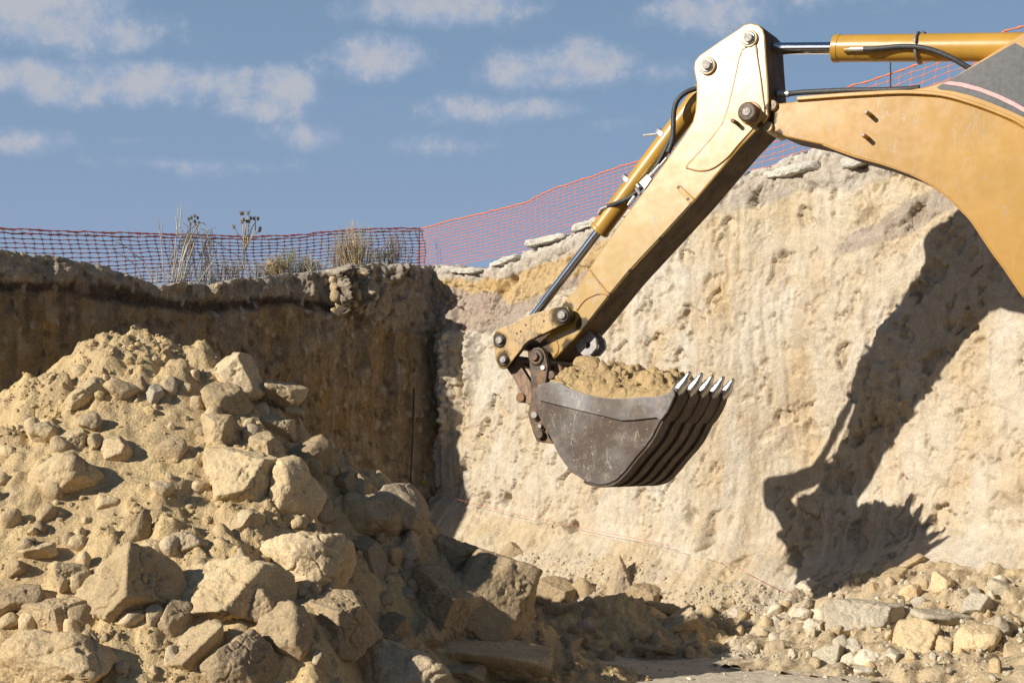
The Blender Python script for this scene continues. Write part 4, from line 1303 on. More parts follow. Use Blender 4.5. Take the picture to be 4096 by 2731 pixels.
# ---- stick with its two tall bracket cheeks
right_edge = c1((905, 95), (975, 112), (1012, 152), (1028, 205), (1042, 420), (1058, 640), (1066, 850), (1060, 925), (1030, 985), (940, 1068), (800, 1215))
right_low = [(2779, 803), (2655, 940), (2495, 1114), (2435, 1188), (2346, 1300)] + c9((1075, 700), (835, 935))
tip = c9((800, 900), (740, 800), (660, 745), (590, 715))
left_up = c9((620, 660), (750, 560), (980, 120))[:1] + [(2200, 1330), (2250, 1216), (2260, 1200), (2311, 1146), (2387, 1026), (2457, 925), (2559, 784), (2668, 637)]
left_top = c1((230, 1205), (310, 1092), (378, 980), (402, 890), (413, 760), (414, 640), (400, 570), (388, 500), (398, 440), (440, 385), (620, 260), (780, 155), (850, 106))
stick = plate('stick', right_edge + right_low + tip + left_up + left_top, WN, WF, 'stick_paint', 0.012, mats='under_shade_paint', label='yellow digging arm, bleached pale by glare at its upper end')
# doubler plates with their weld beads
dbl = c1((850, 325), (940, 292), (962, 420), (990, 600), (1012, 780), (1026, 880), (1000, 945), (900, 1062), (780, 1195), (700, 1290), (600, 1372), (520, 1410), (430, 1416), (350, 1396),
         (330, 1380), (420, 1280), (560, 1120), (650, 1000), (700, 860), (740, 700), (780, 520), (800, 420), (830, 345))
plate('doubler_plate', dbl, WN - .012, WN + .01, 'stick_paint', 0.003, parent=stick)


def bead(pts, w, r, parent, closed=False, mat='weld'):
    pp = [uz(x, y, w) for x, y in pts]
    path = np.array([P3(u, z, w) for u, z in catmull(pp, 5, closed)])
    if closed:
        path = np.concatenate([path, path[:2]])
    V, Fq = tube_np(path, r, 8)
    part('weld_bead', mesh_np('weld_bead', V, Fq, M[mat]), parent)


bead(dbl, WN - .004, .0085, stick, True)
bead(c5((405, 1222), (440, 1270), (500, 1345), (532, 1382)) + c5((532, 1382), (480, 1370), (420, 1385), (370, 1415), (325, 1475)), WN - .002, .0075, stick)
bead(c9((885, 575), (890, 650), (915, 730), (900, 810), (830, 905)), WN - .002, .006, stick)
bead([(2779, 797), (2655, 933), (2495, 1107), (2350, 1290)], WN + .003, .006, stick, mat='dark_steel')
plate('bracket', c5((945, 705), (965, 688), (1045, 765), (1062, 785), (1030, 808)), WN - .03, WN + .01, 'yellow', .004, parent=stick)
for x, y in c5((962, 705), (1022, 778)):
    pin(x, y, 6, WN - .032, WN - .02, 'dark_steel', 'bolt_hole', stick, at_w=WN - .03)
# pins through the cheeks: stick cylinder, bucket cylinder, boom foot pin
for (x, y) in c1((880, 230), (505, 475)):
    pin(x + 3, y + 2, 35, WN - .022, WF + .022, 'yellow', 'boss', stick, bev=.1)
    pin(x + 1, y, 28, WN - .034, WF + .034, 'zinc', 'collar', stick, bev=.2)
    pin(x - 2, y - 3, 19, WN - .055, WF + .055, 'pin_steel', 'pin', stick)
x, y = c1((865, 888))[0]
pin(x + 14, y + 6, 46, WN - .03, WF + .03, 'weld', 'boss', stick, bev=.1)
pin(x, y, 39, WN - .12, WF + .10, 'link_steel', 'boom_pin', stick)
pin(x - 1, y - 1, 19, WN - .128, WN - .1, 'pin_steel', 'pin_cap', stick)
(x0, y0), (x1, y1) = c1((738, 970), (845, 1050))
pin(x0, y0, 8, WN - .11, WN + .02, 'link_steel', 'stop_peg', stick)

# ---- boom: curved box, top flange, raised lug for the stick cylinder with black decal
boom_top = c2((150, 476), (250, 464), (440, 449), (600, 439), (810, 430), (1000, 442), (1150, 482), (1300, 537), (1432, 602)) + [(4260, 640), (4480, 850), (4720, 1180), (4900, 1500), (5000, 1720)]
boom_low = [(4960, 1860), (4820, 1880), (4640, 1740), (4440, 1580), (4250, 1400)] + c2((1432, 1492), (1330, 1342), (1250, 1232), (1160, 1097), (1100, 1032), (1040, 972), (950, 907), (850, 852), (700, 797), (540, 752), (380, 692), (190, 652), (122, 622), (108, 560), (122, 500))
BN, BF = 0.37, 0.72
boom = plate('boom', boom_top + boom_low, BN, BF, 'boom_paint', 0.010, mats='under_shade_paint', label='curved yellow boom with faded, lightly scratched paint')
top_line = boom_top[1:12]
ol_in = [uz(x, y, BN) for x, y in top_line]
fl = catmull(ol_in, 5)
flange = [tuple(p) for p in fl] + [(p[0], p[1] + .030) for p in fl[::-1]]
part('top_flange', prism_uz('top_flange', flange, BN - .03, BF + .03, 'yellow_boom', .006), boom)
bead(top_line, BN - .002, .008, boom)
bead(boom_low[5:-4], BN + .004, .006, boom)
lug = c2((770, 424), (800, 409), (930, 389), (1050, 349), (1250, 223), (1432, 108)) + [(4290, 20), (4420, 60), (4480, 200), (4500, 500), (4560, 820)] + [(4480, 830), (4260, 625)] + c2((1432, 590), (1300, 527), (1150, 472), (1000, 432), (850, 424))
lugp = plate('cylinder_lug', lug, BN + .0, BF - .0, 'yellow_boom', .008, parent=boom)
dec = c2((975, 392), (990, 382), (1060, 345), (1230, 248), (1385, 160), (1432, 186)) + [(4180, 260), (4200, 420), (4180, 540)] + c2((1432, 548), (1350, 510), (1250, 468), (1150, 432), (1050, 408), (990, 402))
plate('black_decal', dec, BN - .004, BN + .004, 'decal_black', 0, parent=boom)
stripe_u = c2((1010, 374), (1040, 361), (1100, 366), (1200, 392), (1300, 430), (1380, 468), (1432, 498)) + [(4180, 480)]
stripe_l = [(4170, 500)] + c2((1432, 522), (1380, 492), (1300, 453), (1200, 413), (1100, 387), (1050, 380))
plate('pink_stripe', stripe_u + stripe_l, BN - .008, BN + .002, 'decal_pink', 0, parent=boom)
for (x, y) in c2((606, 520), (590, 640)):
    pin(x, y, 9, BN - .10, BN + .02, 'weld', 'stud', boom, at_w=BN - .10)
    pin(x, y, 6, BN - .104, BN - .09, 'pin_steel', 'stud_tip', boom, at_w=BN - .104)
for (x, y) in c2((112, 485), (90, 597)):
    pin(x, y, 22, WN + .03, WF - .03, 'yellow_worn', 'spacer_ring', boom)

# ---- stick cylinder, horizontal above the boom
CYL = part('stick_cylinder', cyl_mesh('stick_cylinder', A(3338, 195, WC), A(4420, 186, WC), .102, 'yellow_cylinder', 40, .06))
shaft('rod', (2985, 196), (3345, 194), WC, 23.5, 'chrome', CYL)
part('gland_ring', cyl_mesh('gland_ring', A(3336, 195, WC), A(3362, 195, WC), .106, 'yellow_cylinder', 40, .05), CYL)
shaft('rod_eye', (2960, 196), (3076, 196), WC, 42, 'dark_steel', CYL)
hose('hose', [(3455, 197, .40), (3500, 196, .395), (3600, 187, .40), (3674, 190, .40), (3740, 205, .41), (3810, 235, .42), (3868, 268, .44), (3930, 300, .46)], .020, parent=CYL)
shaft('hose_fitting', (3398, 198), (3468, 197), .405, 9, 'zinc', CYL, 16)
shaft('hose_port', (3378, 200), (3404, 199), .42, 12, 'yellow_worn', CYL, 16)
cc = A(3676, 193, WC)
ringp = [cc + np.array([0, 0, 1]) * .110 * math.cos(t) + P3(0, 0, 1) * 0 + np.array([WW[0], WW[1], 0]) * .122 * math.sin(t) for t in np.linspace(0, 2 * math.pi, 33)]
V, Fq = tube_np(np.array(ringp), .012, 8)
part('hose_clamp', mesh_np('hose_clamp', V, Fq, M['grey_steel']), CYL)
shaft('clamp_bolt', (3690, 140), (3700, 128), WC - .02, 9, 'dark_steel', CYL, 12)
hose('boom_hose', [(3150, 377, .50), (3200, 371, .47), (3300, 366, .45), (3400, 362, .44), (3520, 361, .44), (3600, 358, .44), (3680, 352, .46)], .021, parent=boom)
shaft('hose_fitting', (3092, 377), (3158, 376), .50, 13, 'zinc', boom, 12)
shaft('hose_nut', (3092, 377), (3112, 377), .50, 18, 'link_steel', boom, 6)

# ---- bucket cylinder along the back of the stick
BC = part('bucket_cylinder', cyl_mesh('bucket_cylinder', A(2402, 917, WC), A(2850, 318, WC), .083, 'yellow_cylinder', 36, .06))
shaft('rod', (2120, 1285), (2410, 906), WC, 18.5, 'chrome', BC)
part('gland_ring', cyl_mesh('gland_ring', A(2394, 927, WC), A(2406, 911, WC), .089, 'yellow_cylinder', 36, .1), BC)
for (p, q) in (((2518, 733), (2528, 720)), ((2655, 551), (2666, 536))):
    part('band_clamp', cyl_mesh('band_clamp', A(*p, WC), A(*q, WC), .0865, 'zinc', 36, .02), BC)
shaft('strap_end', (2574, 543), (2640, 535), WC - .05, 5, 'zinc', BC, 8)
hose('hose', [(2425, 828, .46), (2470, 812, .42), (2520, 790, .40), (2560, 755, .40), (2590, 715, .41), (2640, 640, .44), (2690, 540, .46), (2720, 490, .48)], .019, parent=BC)
shaft('hose_elbow', (2393, 858), (2405, 838), .45, 9, 'grey_steel', BC, 12)
shaft('hose_fitting', (2403, 838), (2432, 826), .45, 9, 'grey_steel', BC, 12)
hose('hose', [(2672, 612, .34), (2690, 560, .34), (2693, 500, .34), (2697, 440, .34), (2712, 400, .35), (2745, 370, .37), (2790, 355, .40), (2860, 352, .45)], .021, parent=stick)
blk = [(2556, 730), (2588, 698), (2607, 716), (2578, 757)]
plate('valve_block', blk, .30, .37, 'white_block', .004, parent=stick)
for (p, q, r) in (((2598, 708), (2612, 694), 9), ((2612, 694), (2640, 660), 7), ((2640, 664), (2668, 632), 6), ((2540, 785), (2518, 815), 8), ((2524, 808), (2512, 822), 6), ((2548, 738), (2556, 752), 8)):
    shaft('hose_fitting', p, q, .335, r, 'zinc', stick, 10)
shaft('pipe_clamp', (2545, 752), (2562, 778), .32, 8, 'grey_steel', stick, 8)

# ---- linkage between cylinder rod, stick and bucket
idler = c9((1010, 95), (1060, 110), (1092, 170), (1098, 240), (1075, 320), (1010, 375), (850, 445), (700, 520), (560, 585), (450, 635), (385, 690), (320, 790), (230, 900), (150, 1010), (90, 1065), (20, 1078)) + \
    [(1995, 1468), (1982, 1436), (1973, 1370), (1972, 1345), (1984, 1324), (2010, 1308)] + c9((130, 400), (300, 320), (480, 225), (700, 160), (900, 112))
links = []
for w0, tag_ in ((.20, 'near'), (.78, 'far')):
    ol = [uz(x, y, .20) for x, y in idler]
    lk = part('idler_link', prism_uz('idler_link', [tuple(p) for p in ol], w0, w0 + .055, 'idler_paint' if tag_ == 'near' else 'under_shade_paint', .006, 'dark_steel'))
    links.append(lk)
lk = links[0]
for (x, y, r) in ((2246, 1260, 30), (1996, 1361, 26), (2012, 1438, 24)):
    pin(x + 3, y + 2, r, .185, .86, 'dark_steel', 'link_pin', lk, at_w=.19)
    pin(x - 1, y - 1, r * .58, .162, .2, 'pin_steel', 'pin_end', lk, at_w=.165)
for (x, y) in c9((403, 390), (325, 492), (685, 328), (265, 525)):
    pin(x, y, 4.5, .197, .21, 'dark_steel', 'bolt_hole', lk, at_w=.199)
# push link down to the coupler
push = c9((60, 1000), (200, 860), (300, 960), (345, 1070), (420, 1190), (490, 1300), (520, 1500), (500, 1620), (430, 1640), (385, 1560), (300, 1400), (190, 1190), (110, 1080))
for w0 in (.29, .67):
    ol = [uz(x, y, .29) for x, y in push]
    part('push_link', prism_uz('push_link', [tuple(p) for p in ol], w0, w0 + .06, 'link_rust', .006, 'link_steel'))
pin(2080, 1590, 20, .27, .80, 'link_steel', 'push_link_pin', at_w=.27)
# quick coupler cheeks
coup = c9((455, 870), (475, 800), (530, 750), (600, 738), (660, 760), (700, 830), (730, 930), (745, 1010), (735, 1150), (720, 1290), (660, 1330)) + \
    [(2170, 1600)] + c3((640, 1250), (660, 1330), (700, 1400), (600, 1388), (548, 1370), (520, 1300), (490, 1200), (472, 1130), (485, 1060), (500, 1000), (502, 850), (488, 700))
for w0 in (.22, .80):
    ol = [uz(x, y, .22) for x, y in coup]
    cp = part('coupler_cheek', prism_uz('coupler_cheek', [tuple(p) for p in ol], w0, w0 + .05, 'link_steel', .008))
    if w0 == .22:
        for (x, y, r, r2) in ((2137, 1426, 33, 17), (2137, 1660, 22, 15), (2160, 1704, 17, 9), (2158, 1738, 20, 17)):
            pin(x + 4, y + 2, r, .200, .24, 'link_steel', 'pin_boss', cp, at_w=.2)
            pin(x - 1, y - 1, r2, .175, .86, 'grey_steel' if r2 < 17 else 'link_steel', 'coupler_pin', cp, at_w=.18)
        pin(2171, 1470, 10, .205, .24, 'zinc', 'grease_plug', cp, at_w=.21)
part('coupler_body', prism_uz('coupler_body', [tuple(uz(x, y, .22)) for x, y in c3((520, 620), (640, 620), (660, 860), (640, 1100), (620, 1300), (540, 1250), (505, 1080), (510, 800))], .275, .795, 'dark_steel', .01))
pin(2202, 1500, 18, .24, .84, 'link_steel', 'bucket_pin', at_w=.24)
pin(2226, 1478, 24, .33, .74, 'link_steel', 'bucket_pin_sleeve', at_w=.33)
# lifting eye below the stick
eye_ol = c9((1385, 480), (1500, 605), (1515, 740), (1410, 860), (1305, 865), (1240, 815), (1175, 715))


def ring_plate(name, outline, hole, r, w0, w1, mat, parent):
    """plate with a round hole"""
    n = 40
    hc = np.array(hole)
    ol = []
    O_ = [np.array(p) for p in outline]
    for t in np.arange(n) / n * 2 * math.pi:
        d = np.array([math.cos(t), math.sin(t)])
        best = 9
        for i in range(len(O_)):
            a, b = O_[i], O_[(i + 1) % len(O_)]
            e = b - a
            den = d[0] * e[1] - d[1] * e[0]
            if abs(den) > 1e-9:
                k = ((a - hc)[0] * e[1] - (a - hc)[1] * e[0]) / den
                s = ((a - hc)[0] * d[1] - (a - hc)[1] * d[0]) / den
                if k > 0 and -1e-6 <= s <= 1 + 1e-6:
                    best = min(best, k)
        ol.append((hc + d * best, hc + d * r))
    V = np.array([P3(*p, w) for w in (w0, w1) for pr in ol for p in pr])
    i = np.arange(n)
    j = (i + 1) % n
    o0, h0, o1, h1 = 2 * i, 2 * i + 1, 2 * n + 2 * i, 2 * n + 2 * i + 1
    o0j, h0j, o1j, h1j = 2 * j, 2 * j + 1, 2 * n + 2 * j, 2 * n + 2 * j + 1
    Fq = np.concatenate([np.stack(q, 1) for q in ((o0, h0, h0j, o0j), (o1, o1j, h1j, h1), (o0, o0j, o1j, o1), (h0, h1, h1j, h0j))])
    return part(name, mesh_np(name, V, Fq, M[mat], False), parent)


ol = [tuple(uz(x, y, .43)) for x, y in eye_ol]
hol = uz(*c9((1368, 705))[0], .43)
for w0 in (.43, .585):
    ring_plate('lifting_eye', ol, hol, .030, w0, w0 + .035, 'grey_steel', stick)
shaft('eye_mount', c9((1250, 640))[0], c9((1330, 560))[0], .52, 30, 'dark_steel', stick)

# ---- bucket
side_px = c4((250, 345), (300, 330), (340, 322), (370, 310), (480, 330), (560, 380), (700, 430), (850, 465), (1000, 480), (1150, 475), (1300, 462), (1440, 458), (1520, 432), (1590, 392), (1604, 420))
right_px = c4((1605, 450), (1530, 610), (1465, 692), (1440, 740), (1380, 860), (1300, 970), (1220, 1060), (1110, 1200), (1020, 1288), (930, 1325), (850, 1330), (730, 1300), (600, 1220), (520, 1130), (460, 1040), (410, 940),
              (370, 850), (300, 740), (240, 620), (217, 500), (222, 400))
side_uz = [uz(x, y, 0) for x, y in side_px]
prof_uz = [uz(x, y, 0) for x, y in right_px]
BW = 1.05
BK = part('bucket', prism_uz('bucket_side', [tuple(p) for p in side_uz + prof_uz], 0, .028, 'bucket', .005), label='dark worn bucket scraped white at its side, heaped with soil')
part('far_side', prism_uz('far_side', [tuple(p) for p in side_uz + prof_uz], BW - .028, BW, 'bucket_under', .005), BK)
# curved shell
pr = np.array(catmull([side_uz[-2]] + prof_uz, 5))
tg = np.gradient(pr, axis=0)
tg /= np.linalg.norm(tg, axis=1)[:, None]
inn = np.stack([tg[:, 1], -tg[:, 0]], 1)
cen = pr.mean(0)
inn *= np.sign(((cen - pr) * inn).sum(1))[:, None]


def strip(name, prof, normals, t_in, t_out, w0, w1, mat, parent):
    a, b = prof + normals * t_in, prof - normals * t_out
    n = len(prof)
    V = np.array([P3(*q, w) for w in (w0, w1) for arr in (a, b) for q in arr])
    i = np.arange(n - 1)
    A0, B0, A1, B1 = i, n + i, 2 * n + i, 3 * n + i
    Fq = np.concatenate([np.stack(q, 1) for q in ((A0, A0 + 1, A1 + 1, A1), (B0, B1, B1 + 1, B0 + 1), (A0, B0, B0 + 1, A0 + 1), (A1, A1 + 1, B1 + 1, B1))] +
                        [np.array([[0, 2 * n, 3 * n, n], [n - 1, 2 * n - 1, 4 * n - 1, 3 * n - 1]])])
    me = mesh_np(name, V, Fq, M[mat], False)
    return part(name, me, parent)


strip('shell', pr, inn, .026, -.004, .026, BW - .026, 'bucket_under', BK)
nrib = 5
for i in range(nrib):
    wc = .075 + (BW - .15) * i / (nrib - 1)
    strip('wear_strip', pr[4:62], inn[4:62], 0.0, .022, wc - .062, wc + .062, 'bucket_under', BK)
strip('lip_plate', pr[:16], inn[:16], .02, .012, .004, BW - .004, 'bucket_under', BK)
# wear plate along the near rim, proud of the side
low_px = c4((1465, 692), (1420, 667), (1200, 692), (1075, 697), (850, 642), (500, 557), (260, 497))
rim = side_px[1:] + c4((1605, 450), (1530, 612)) + low_px + c4((222, 400))
plate('rim_plate', rim, -.022, .006, 'bucket_edge', .006, parent=BK)
part('far_rim_plate', prism_uz('far_rim_plate', [tuple(uz(x, y, -.022)) for x, y in rim], BW - .006, BW + .022, 'bucket_under', .006), BK)
plate('hook_notch', c4((512, 394), (578, 412), (520, 402)), -.024, -.018, 'dark_steel', 0, parent=BK)
strip('back_plate', np.array([uz(*p, 0) for p in c4((230, 470), (236, 390), (262, 346), (330, 328))]), np.array([[1, 0]] * 4), .02, 0, .03, BW - .03, 'bucket_under', BK)
# five teeth
base = (uz(*c4((1622, 400))[0], 0) + uz(*c4((1560, 440))[0], 0)) / 2
tipp = uz(*c4((1758, 232))[0], .03)
ax = (tipp - base) / np.linalg.norm(tipp - base)
nrm = np.array([-ax[1], ax[0]])
L = float(np.linalg.norm(tipp - base))
for i in range(5):
    wc = .06 + (BW - .12) * i / 4
    jig = np.random.default_rng(40 + i)
    Li = L * (1 + jig.uniform(-.03, .06))
    # sections along the tooth: position, half thickness, half width, shift
    secs = [(-.02, .046, .052, 0), (.20, .048, .054, 0), (.45, .043, .048, .002), (.62, .036, .040, .004), (.70, .026, .036, .008), (.86, .017, .031, .012), (.97, .011, .025, .016), (1.0, .005, .018, .018)]
    V, Fq = [], []
    ns = 10
    for s, ht, hw, sh in secs:
        cpt = base + ax * (s * Li) + nrm * sh
        for q in range(ns):
            t = q / ns * 2 * math.pi
            ca, sa = math.cos(t), math.sin(t)
            ca, sa = np.sign(ca) * abs(ca) ** .55, np.sign(sa) * abs(sa) ** .55
            p = cpt + nrm * (ht * .9 * sa)
            V.append(P3(*p, wc + hw * .84 * ca))
    k = np.arange(ns)
    for r_ in range(len(secs) - 1):
        Fq.append(np.stack([r_ * ns + k, r_ * ns + (k + 1) % ns, (r_ + 1) * ns + (k + 1) % ns, (r_ + 1) * ns + k], 1))
    V.append(P3(*(base + ax * Li * 1.003 + nrm * .018), wc))
    nlast = (len(secs) - 1) * ns
    F3 = np.stack([np.full(ns, len(V) - 1), nlast + k, nlast + (k + 1) % ns], 1)
    tooth = part('tooth', mesh_np('tooth', np.array(V), [np.concatenate(Fq), F3], M['tooth_steel']), BK)
    p = base + ax * (.14 * Li)
    part('tooth_pin', cyl_mesh('tooth_pin', P3(*p, wc - .062), P3(*p, wc + .062), .016, 'link_steel', 14), BK)
    s0 = base - ax * .03
    part('adapter', cyl_mesh('adapter', P3(*(s0 - ax * .10), wc), P3(*(s0 + ax * .06), wc), .044, 'bucket_under', 14), BK)

# ---- the load: soil heaped in the bucket and a stone on top
lu, ru = uz(*c4((330, 400))[0], 0)[0], uz(*c4((1600, 420))[0], 0)[0]
un, wn_ = 150, 110
us, ws = np.linspace(lu + .02, ru - .035, un), np.linspace(.03, BW - .03, wn_)
GU, GW = np.meshgrid(us, ws, indexing='ij')
rim_z = np.interp(GU, [p[0] for p in side_uz[3:]], [p[1] for p in side_uz[3:]])
crest = np.array([uz(x, y, .45) for x, y in c4((350, 300), (450, 215), (600, 215), (760, 190), (950, 150), (1080, 165), (1200, 190), (1320, 215), (1520, 215), (1620, 262), (1700, 310))])
top_z = np.interp(GU, crest[:, 0], crest[:, 1])
wn2 = np.clip(GW / .42, 0, 1)
z = rim_z - .02 + (top_z - rim_z) * (1 - (1 - np.minimum(wn2, 1)) ** 1.7)
z = np.where(GW > .6, z - (GW - .6) ** 1.5 * .35, z)
Qb = np.stack([GU.ravel() * 1.0 + 50, GW.ravel(), 0 * GU.ravel()], 1)
f1, f2, rid = cells(Qb[:, :2] * 11, 611)
g1, g2, gid = cells(Qb[:, :2] * 24, 612)
dz = .055 * fbm(Qb * 5, 4, .6, 601) + .008 * fbm(Qb * 40, 3, .6, 602) + .075 * np.maximum(0, 1 - f1 * 1.4) ** .5 * (rid > .5) * rid + .02 * np.maximum(0, 1 - g1 * 1.5) ** .5 * (gid > .4)
z = z + (dz.reshape(z.shape)) * np.clip(.35 + wn2, 0, 1)
V = np.stack([O2[0] + UU[0] * GU + WW[0] * GW, O2[1] + UU[1] * GU + WW[1] * GW, z], -1).reshape(-1, 3)
# close it below so that it is a body
Vb = V.copy()
Vb[:, 2] = np.minimum(V[:, 2] - .03, rim_z.ravel() - .04)
Fg = grid_faces(un, wn_)
edge = np.concatenate([np.arange(wn_ - 1), np.arange(un - 1) * wn_ + wn_ - 1, (un - 1) * wn_ + np.arange(wn_ - 1, 0, -1), np.arange(un - 1, 0, -1) * wn_])
e2 = np.roll(edge, -1)
N_ = len(V)
skirt = np.stack([edge, e2, e2 + N_, edge + N_], 1)
link('soil_load', mesh_np('soil_load', np.concatenate([V, Vb]), [np.concatenate([Fg, Fg[:, ::-1] + N_, skirt])], M['clod']), label='heaped load of damp ochre soil filling the excavator bucket', cat='soil')
rs = c4((735, 145))[0]
pc = A(rs[0], rs[1], .42)
link('rock', rock_mesh(977, (.235, .22, .165), 5, [((-.5, -.8, .3), .7)], 1.0, 8, 'clod', 12.0), loc=pc, label='lumpy ochre rock on the soil load below the lifting eye', cat='rock')
for i, (x, y, s, w_) in enumerate(((1480, 235, .075, .35), (1610, 275, .07, .4), (1120, 225, .06, .2), (1045, 345, .045, .12), (920, 385, .055, .1), (620, 225, .05, .3), (1010, 160, .07, .55), (1400, 235, .05, .5), (1290, 290, .05, .25), (450, 270, .05, .2), (800, 330, .04, .12), (1230, 330, .04, .15))):
    p = A(*c4((x, y))[0], w_)
    o = link('stone', rock_mesh(2100 + i, (s, s * .9, s * .8), 3, (), 1, 0, 'clod', 10.0), loc=p, label='small ochre clod lying on the soil in the bucket', cat='stone', group='clods in the bucket')

# ---- the rest of the machine, out of the picture to the right
part('upper_body', prism_uz('upper_body', [(4.9, 1.05), (8.3, 1.05), (8.5, 1.3), (8.5, 2.1), (8.2, 2.3), (6.4, 2.3), (6.2, 2.1), (4.9, 1.9)], -.85, 1.55, 'yellow_boom', .05))
part('cab', prism_uz('cab', [(4.75, 1.2), (6.2, 1.2), (6.25, 2.6), (6.05, 2.85), (5.1, 2.85), (4.75, 2.0)], -.85, .15, 'yellow_boom', .06))
part('cab_glass', prism_uz('cab_glass', [(4.98, 1.9), (6.05, 1.9), (6.05, 2.55), (5.95, 2.7), (5.2, 2.7)], -.858, -.84, 'decal_black', 0))
for w0 in (-.75, .95):
    tr = part('track', prism_uz('track', [(4.4, .35), (4.6, .08), (4.9, 0.0), (8.2, 0.0), (8.5, .08), (8.7, .4), (8.5, .75), (8.2, .85), (4.9, .85), (4.6, .7)], w0, w0 + .6, 'rubber', .05))
    for q in range(6):
        part('track_roller', cyl_mesh('track_roller', P3(5.0 + q * .62, .28, w0 - .02), P3(5.0 + q * .62, .28, w0 + .3), .16, 'dark_steel', 18), tr)
part('turntable', cyl_mesh('turntable', P3(6.6, .55, .52), P3(6.6, 1.06, .52), .65, 'dark_steel', 32))
# ------------------------------------------------------------------ orange net fences along both brinks
def fence_points(e, n, back, top_trace, v_of_s, rows, row_h, seed, sag):
    """rows x columns of net knots; v_of_s = distances along the bank of each column"""
    rg = np.random.default_rng(seed)
    cols = len(v_of_s)
    K = np.zeros((rows, cols, 3))
    c0 = CORNER - n * back
    for j in range(cols):
        v_ = v_of_s[j]
        zt_ = top_trace(v_)
        lean = 0.03 * math.sin(v_ * 2.1 + seed)
        rh = row_h(v_)
        for i in range(rows):
            drop_ = i * rh * (1 - .0 * i)
            shear = -.045 * (i / rows) + .02 * math.sin(v_ * 1.3 + i * .4 + seed)
            q = c0 + e * (v_ + shear + rg.normal() * .004) + n * (lean * i / rows + rg.normal() * .006 + sag * math.sin(i / rows * 3.1))
            K[i, j] = (q[0], q[1], zt_ - drop_ + rg.normal() * .003)
    return K


def net_mesh(name, K, r_row, r_col, r_edge, mat='net'):
    mb = Mesh()
    rows, cols = K.shape[:2]
    sub = 4
    for i in range(rows):
        path = catmull(list(K[i]), sub)
        ph = (np.arange(len(path)) % sub)
        r = np.where(ph == 0, 1.75, np.where((ph == 1) | (ph == sub - 1), 1.0, .8)) * (r_edge if i == 0 else r_row)
        mb.tube(path, r, 4, False)
    for j in range(cols):
        path = catmull(list(K[:, j]), 3)
        ph = (np.arange(len(path)) % 3)
        mb.tube(path, np.where(ph == 0, 1.5, .8) * r_col, 4, False)
    return mb.build(name, M[mat])


def thing(name, loc, label, cat, group=None):
    o = bpy.data.objects.new(name, None)
    COL.objects.link(o)
    o.location = tuple(loc)
    o['label'], o['category'] = label, cat
    if group:
        o['group'] = group
    return o


BACK = 0.75
ftop_l = trace([(-700, 905), (-200, 908), (0, 914), (200, 922), (450, 931), (700, 937), (1000, 946), (1150, 941), (1300, 927), (1420, 917), (1560, 914), (1700, 913)], EL, NL, BACK)
ftop_r = trace([(1600, 935), (1690, 912), (1814, 880), (1948, 849), (2100, 810), (2221, 753), (2355, 711), (2457, 676), (2559, 644), (2800, 558), (3100, 455), (3375, 356), (3459, 329), (3562, 299), (3658, 262), (4033, 126), (4096, 107), (4500, -40)], ER, NR, BACK)
vl_corner, vr_corner = bank_vz(1684, 914, EL, NL, BACK)[0], bank_vz(1684, 914, ER, NR, BACK)[0]
vs = [vl_corner]
while vs[-1] < 7.5:
    vs.append(vs[-1] + .098)
KL = fence_points(EL, NL, BACK, ftop_l, np.array(vs), 14, lambda v_: .0385 + .010 * sstep(np.array([v_]), 2.5, 5.0)[0], 3, .03)
KL[0, :, 2] += .0
# the upper hem of the shaded side is folded over
fl_ = thing('safety_fence', (*(CORNER + EL * 3 - NL * BACK), float(top_l(3.0))), 'backlit dark red sagging net fence along the shaded brink with folded upper hem', 'fence')
link('netting', net_mesh('netting', KL, .0048, .0036, .0058, 'backlit_net'), fl_)
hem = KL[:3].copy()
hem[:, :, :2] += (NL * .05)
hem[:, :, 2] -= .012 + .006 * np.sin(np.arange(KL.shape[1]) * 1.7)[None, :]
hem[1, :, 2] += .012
link('folded_hem', net_mesh('folded_hem', hem[:2], .004, .003, .004, 'backlit_net'), fl_)
vs = [vr_corner]
while vs[-1] < 8.6:
    vs.append(vs[-1] + .086 + .045 * min(1, max(0, (vs[-1] - 1.5) / 4)))
KR = fence_points(ER, NR, BACK, ftop_r, np.array(vs), 16, lambda v_: .038 + .026 * sstep(np.array([v_]), 1.5, 5.5)[0], 8, .03)
fr_ = thing('safety_fence', (*(CORNER + ER * 3 - NR * BACK), float(top_r(3.0))), 'bright orange taut net fence climbing along the sunlit brink', 'fence')
link('netting', net_mesh('netting', KR, .0031, .0020, .0075), fr_)


def rod(pts, r, name='post', parent=None, mat='iron', sides=8, **kw):
    V, Fq = tube_np(np.array(pts), r, sides)
    return link(name, mesh_np(name, V, Fq, M[mat]), parent, **kw)


for (v_, e_, n_, tr, par, up) in ((vr_corner, ER, NR, ftop_r, fr_, .0), (bank_vz(3562, 300, ER, NR, BACK - .03)[0], ER, NR, ftop_r, fr_, .14), (6.2, EL, NL, ftop_l, fl_, .0)):
    q = CORNER - n_ * (BACK - .03) + e_ * v_
    zt_ = float(tr(v_))
    rod([(q[0], q[1], zt_ - 1.05), (q[0], q[1], zt_ - .3), (q[0], q[1], zt_ + up)], .006, 'post', par)

# ------------------------------------------------------------------ rods, string, sprigs
def at_bank(px, py, e, n, off):
    v_, z_ = bank_vz(px, py, e, n, -off)
    q = CORNER + n * off + e * v_
    return np.array([q[0], q[1], z_])


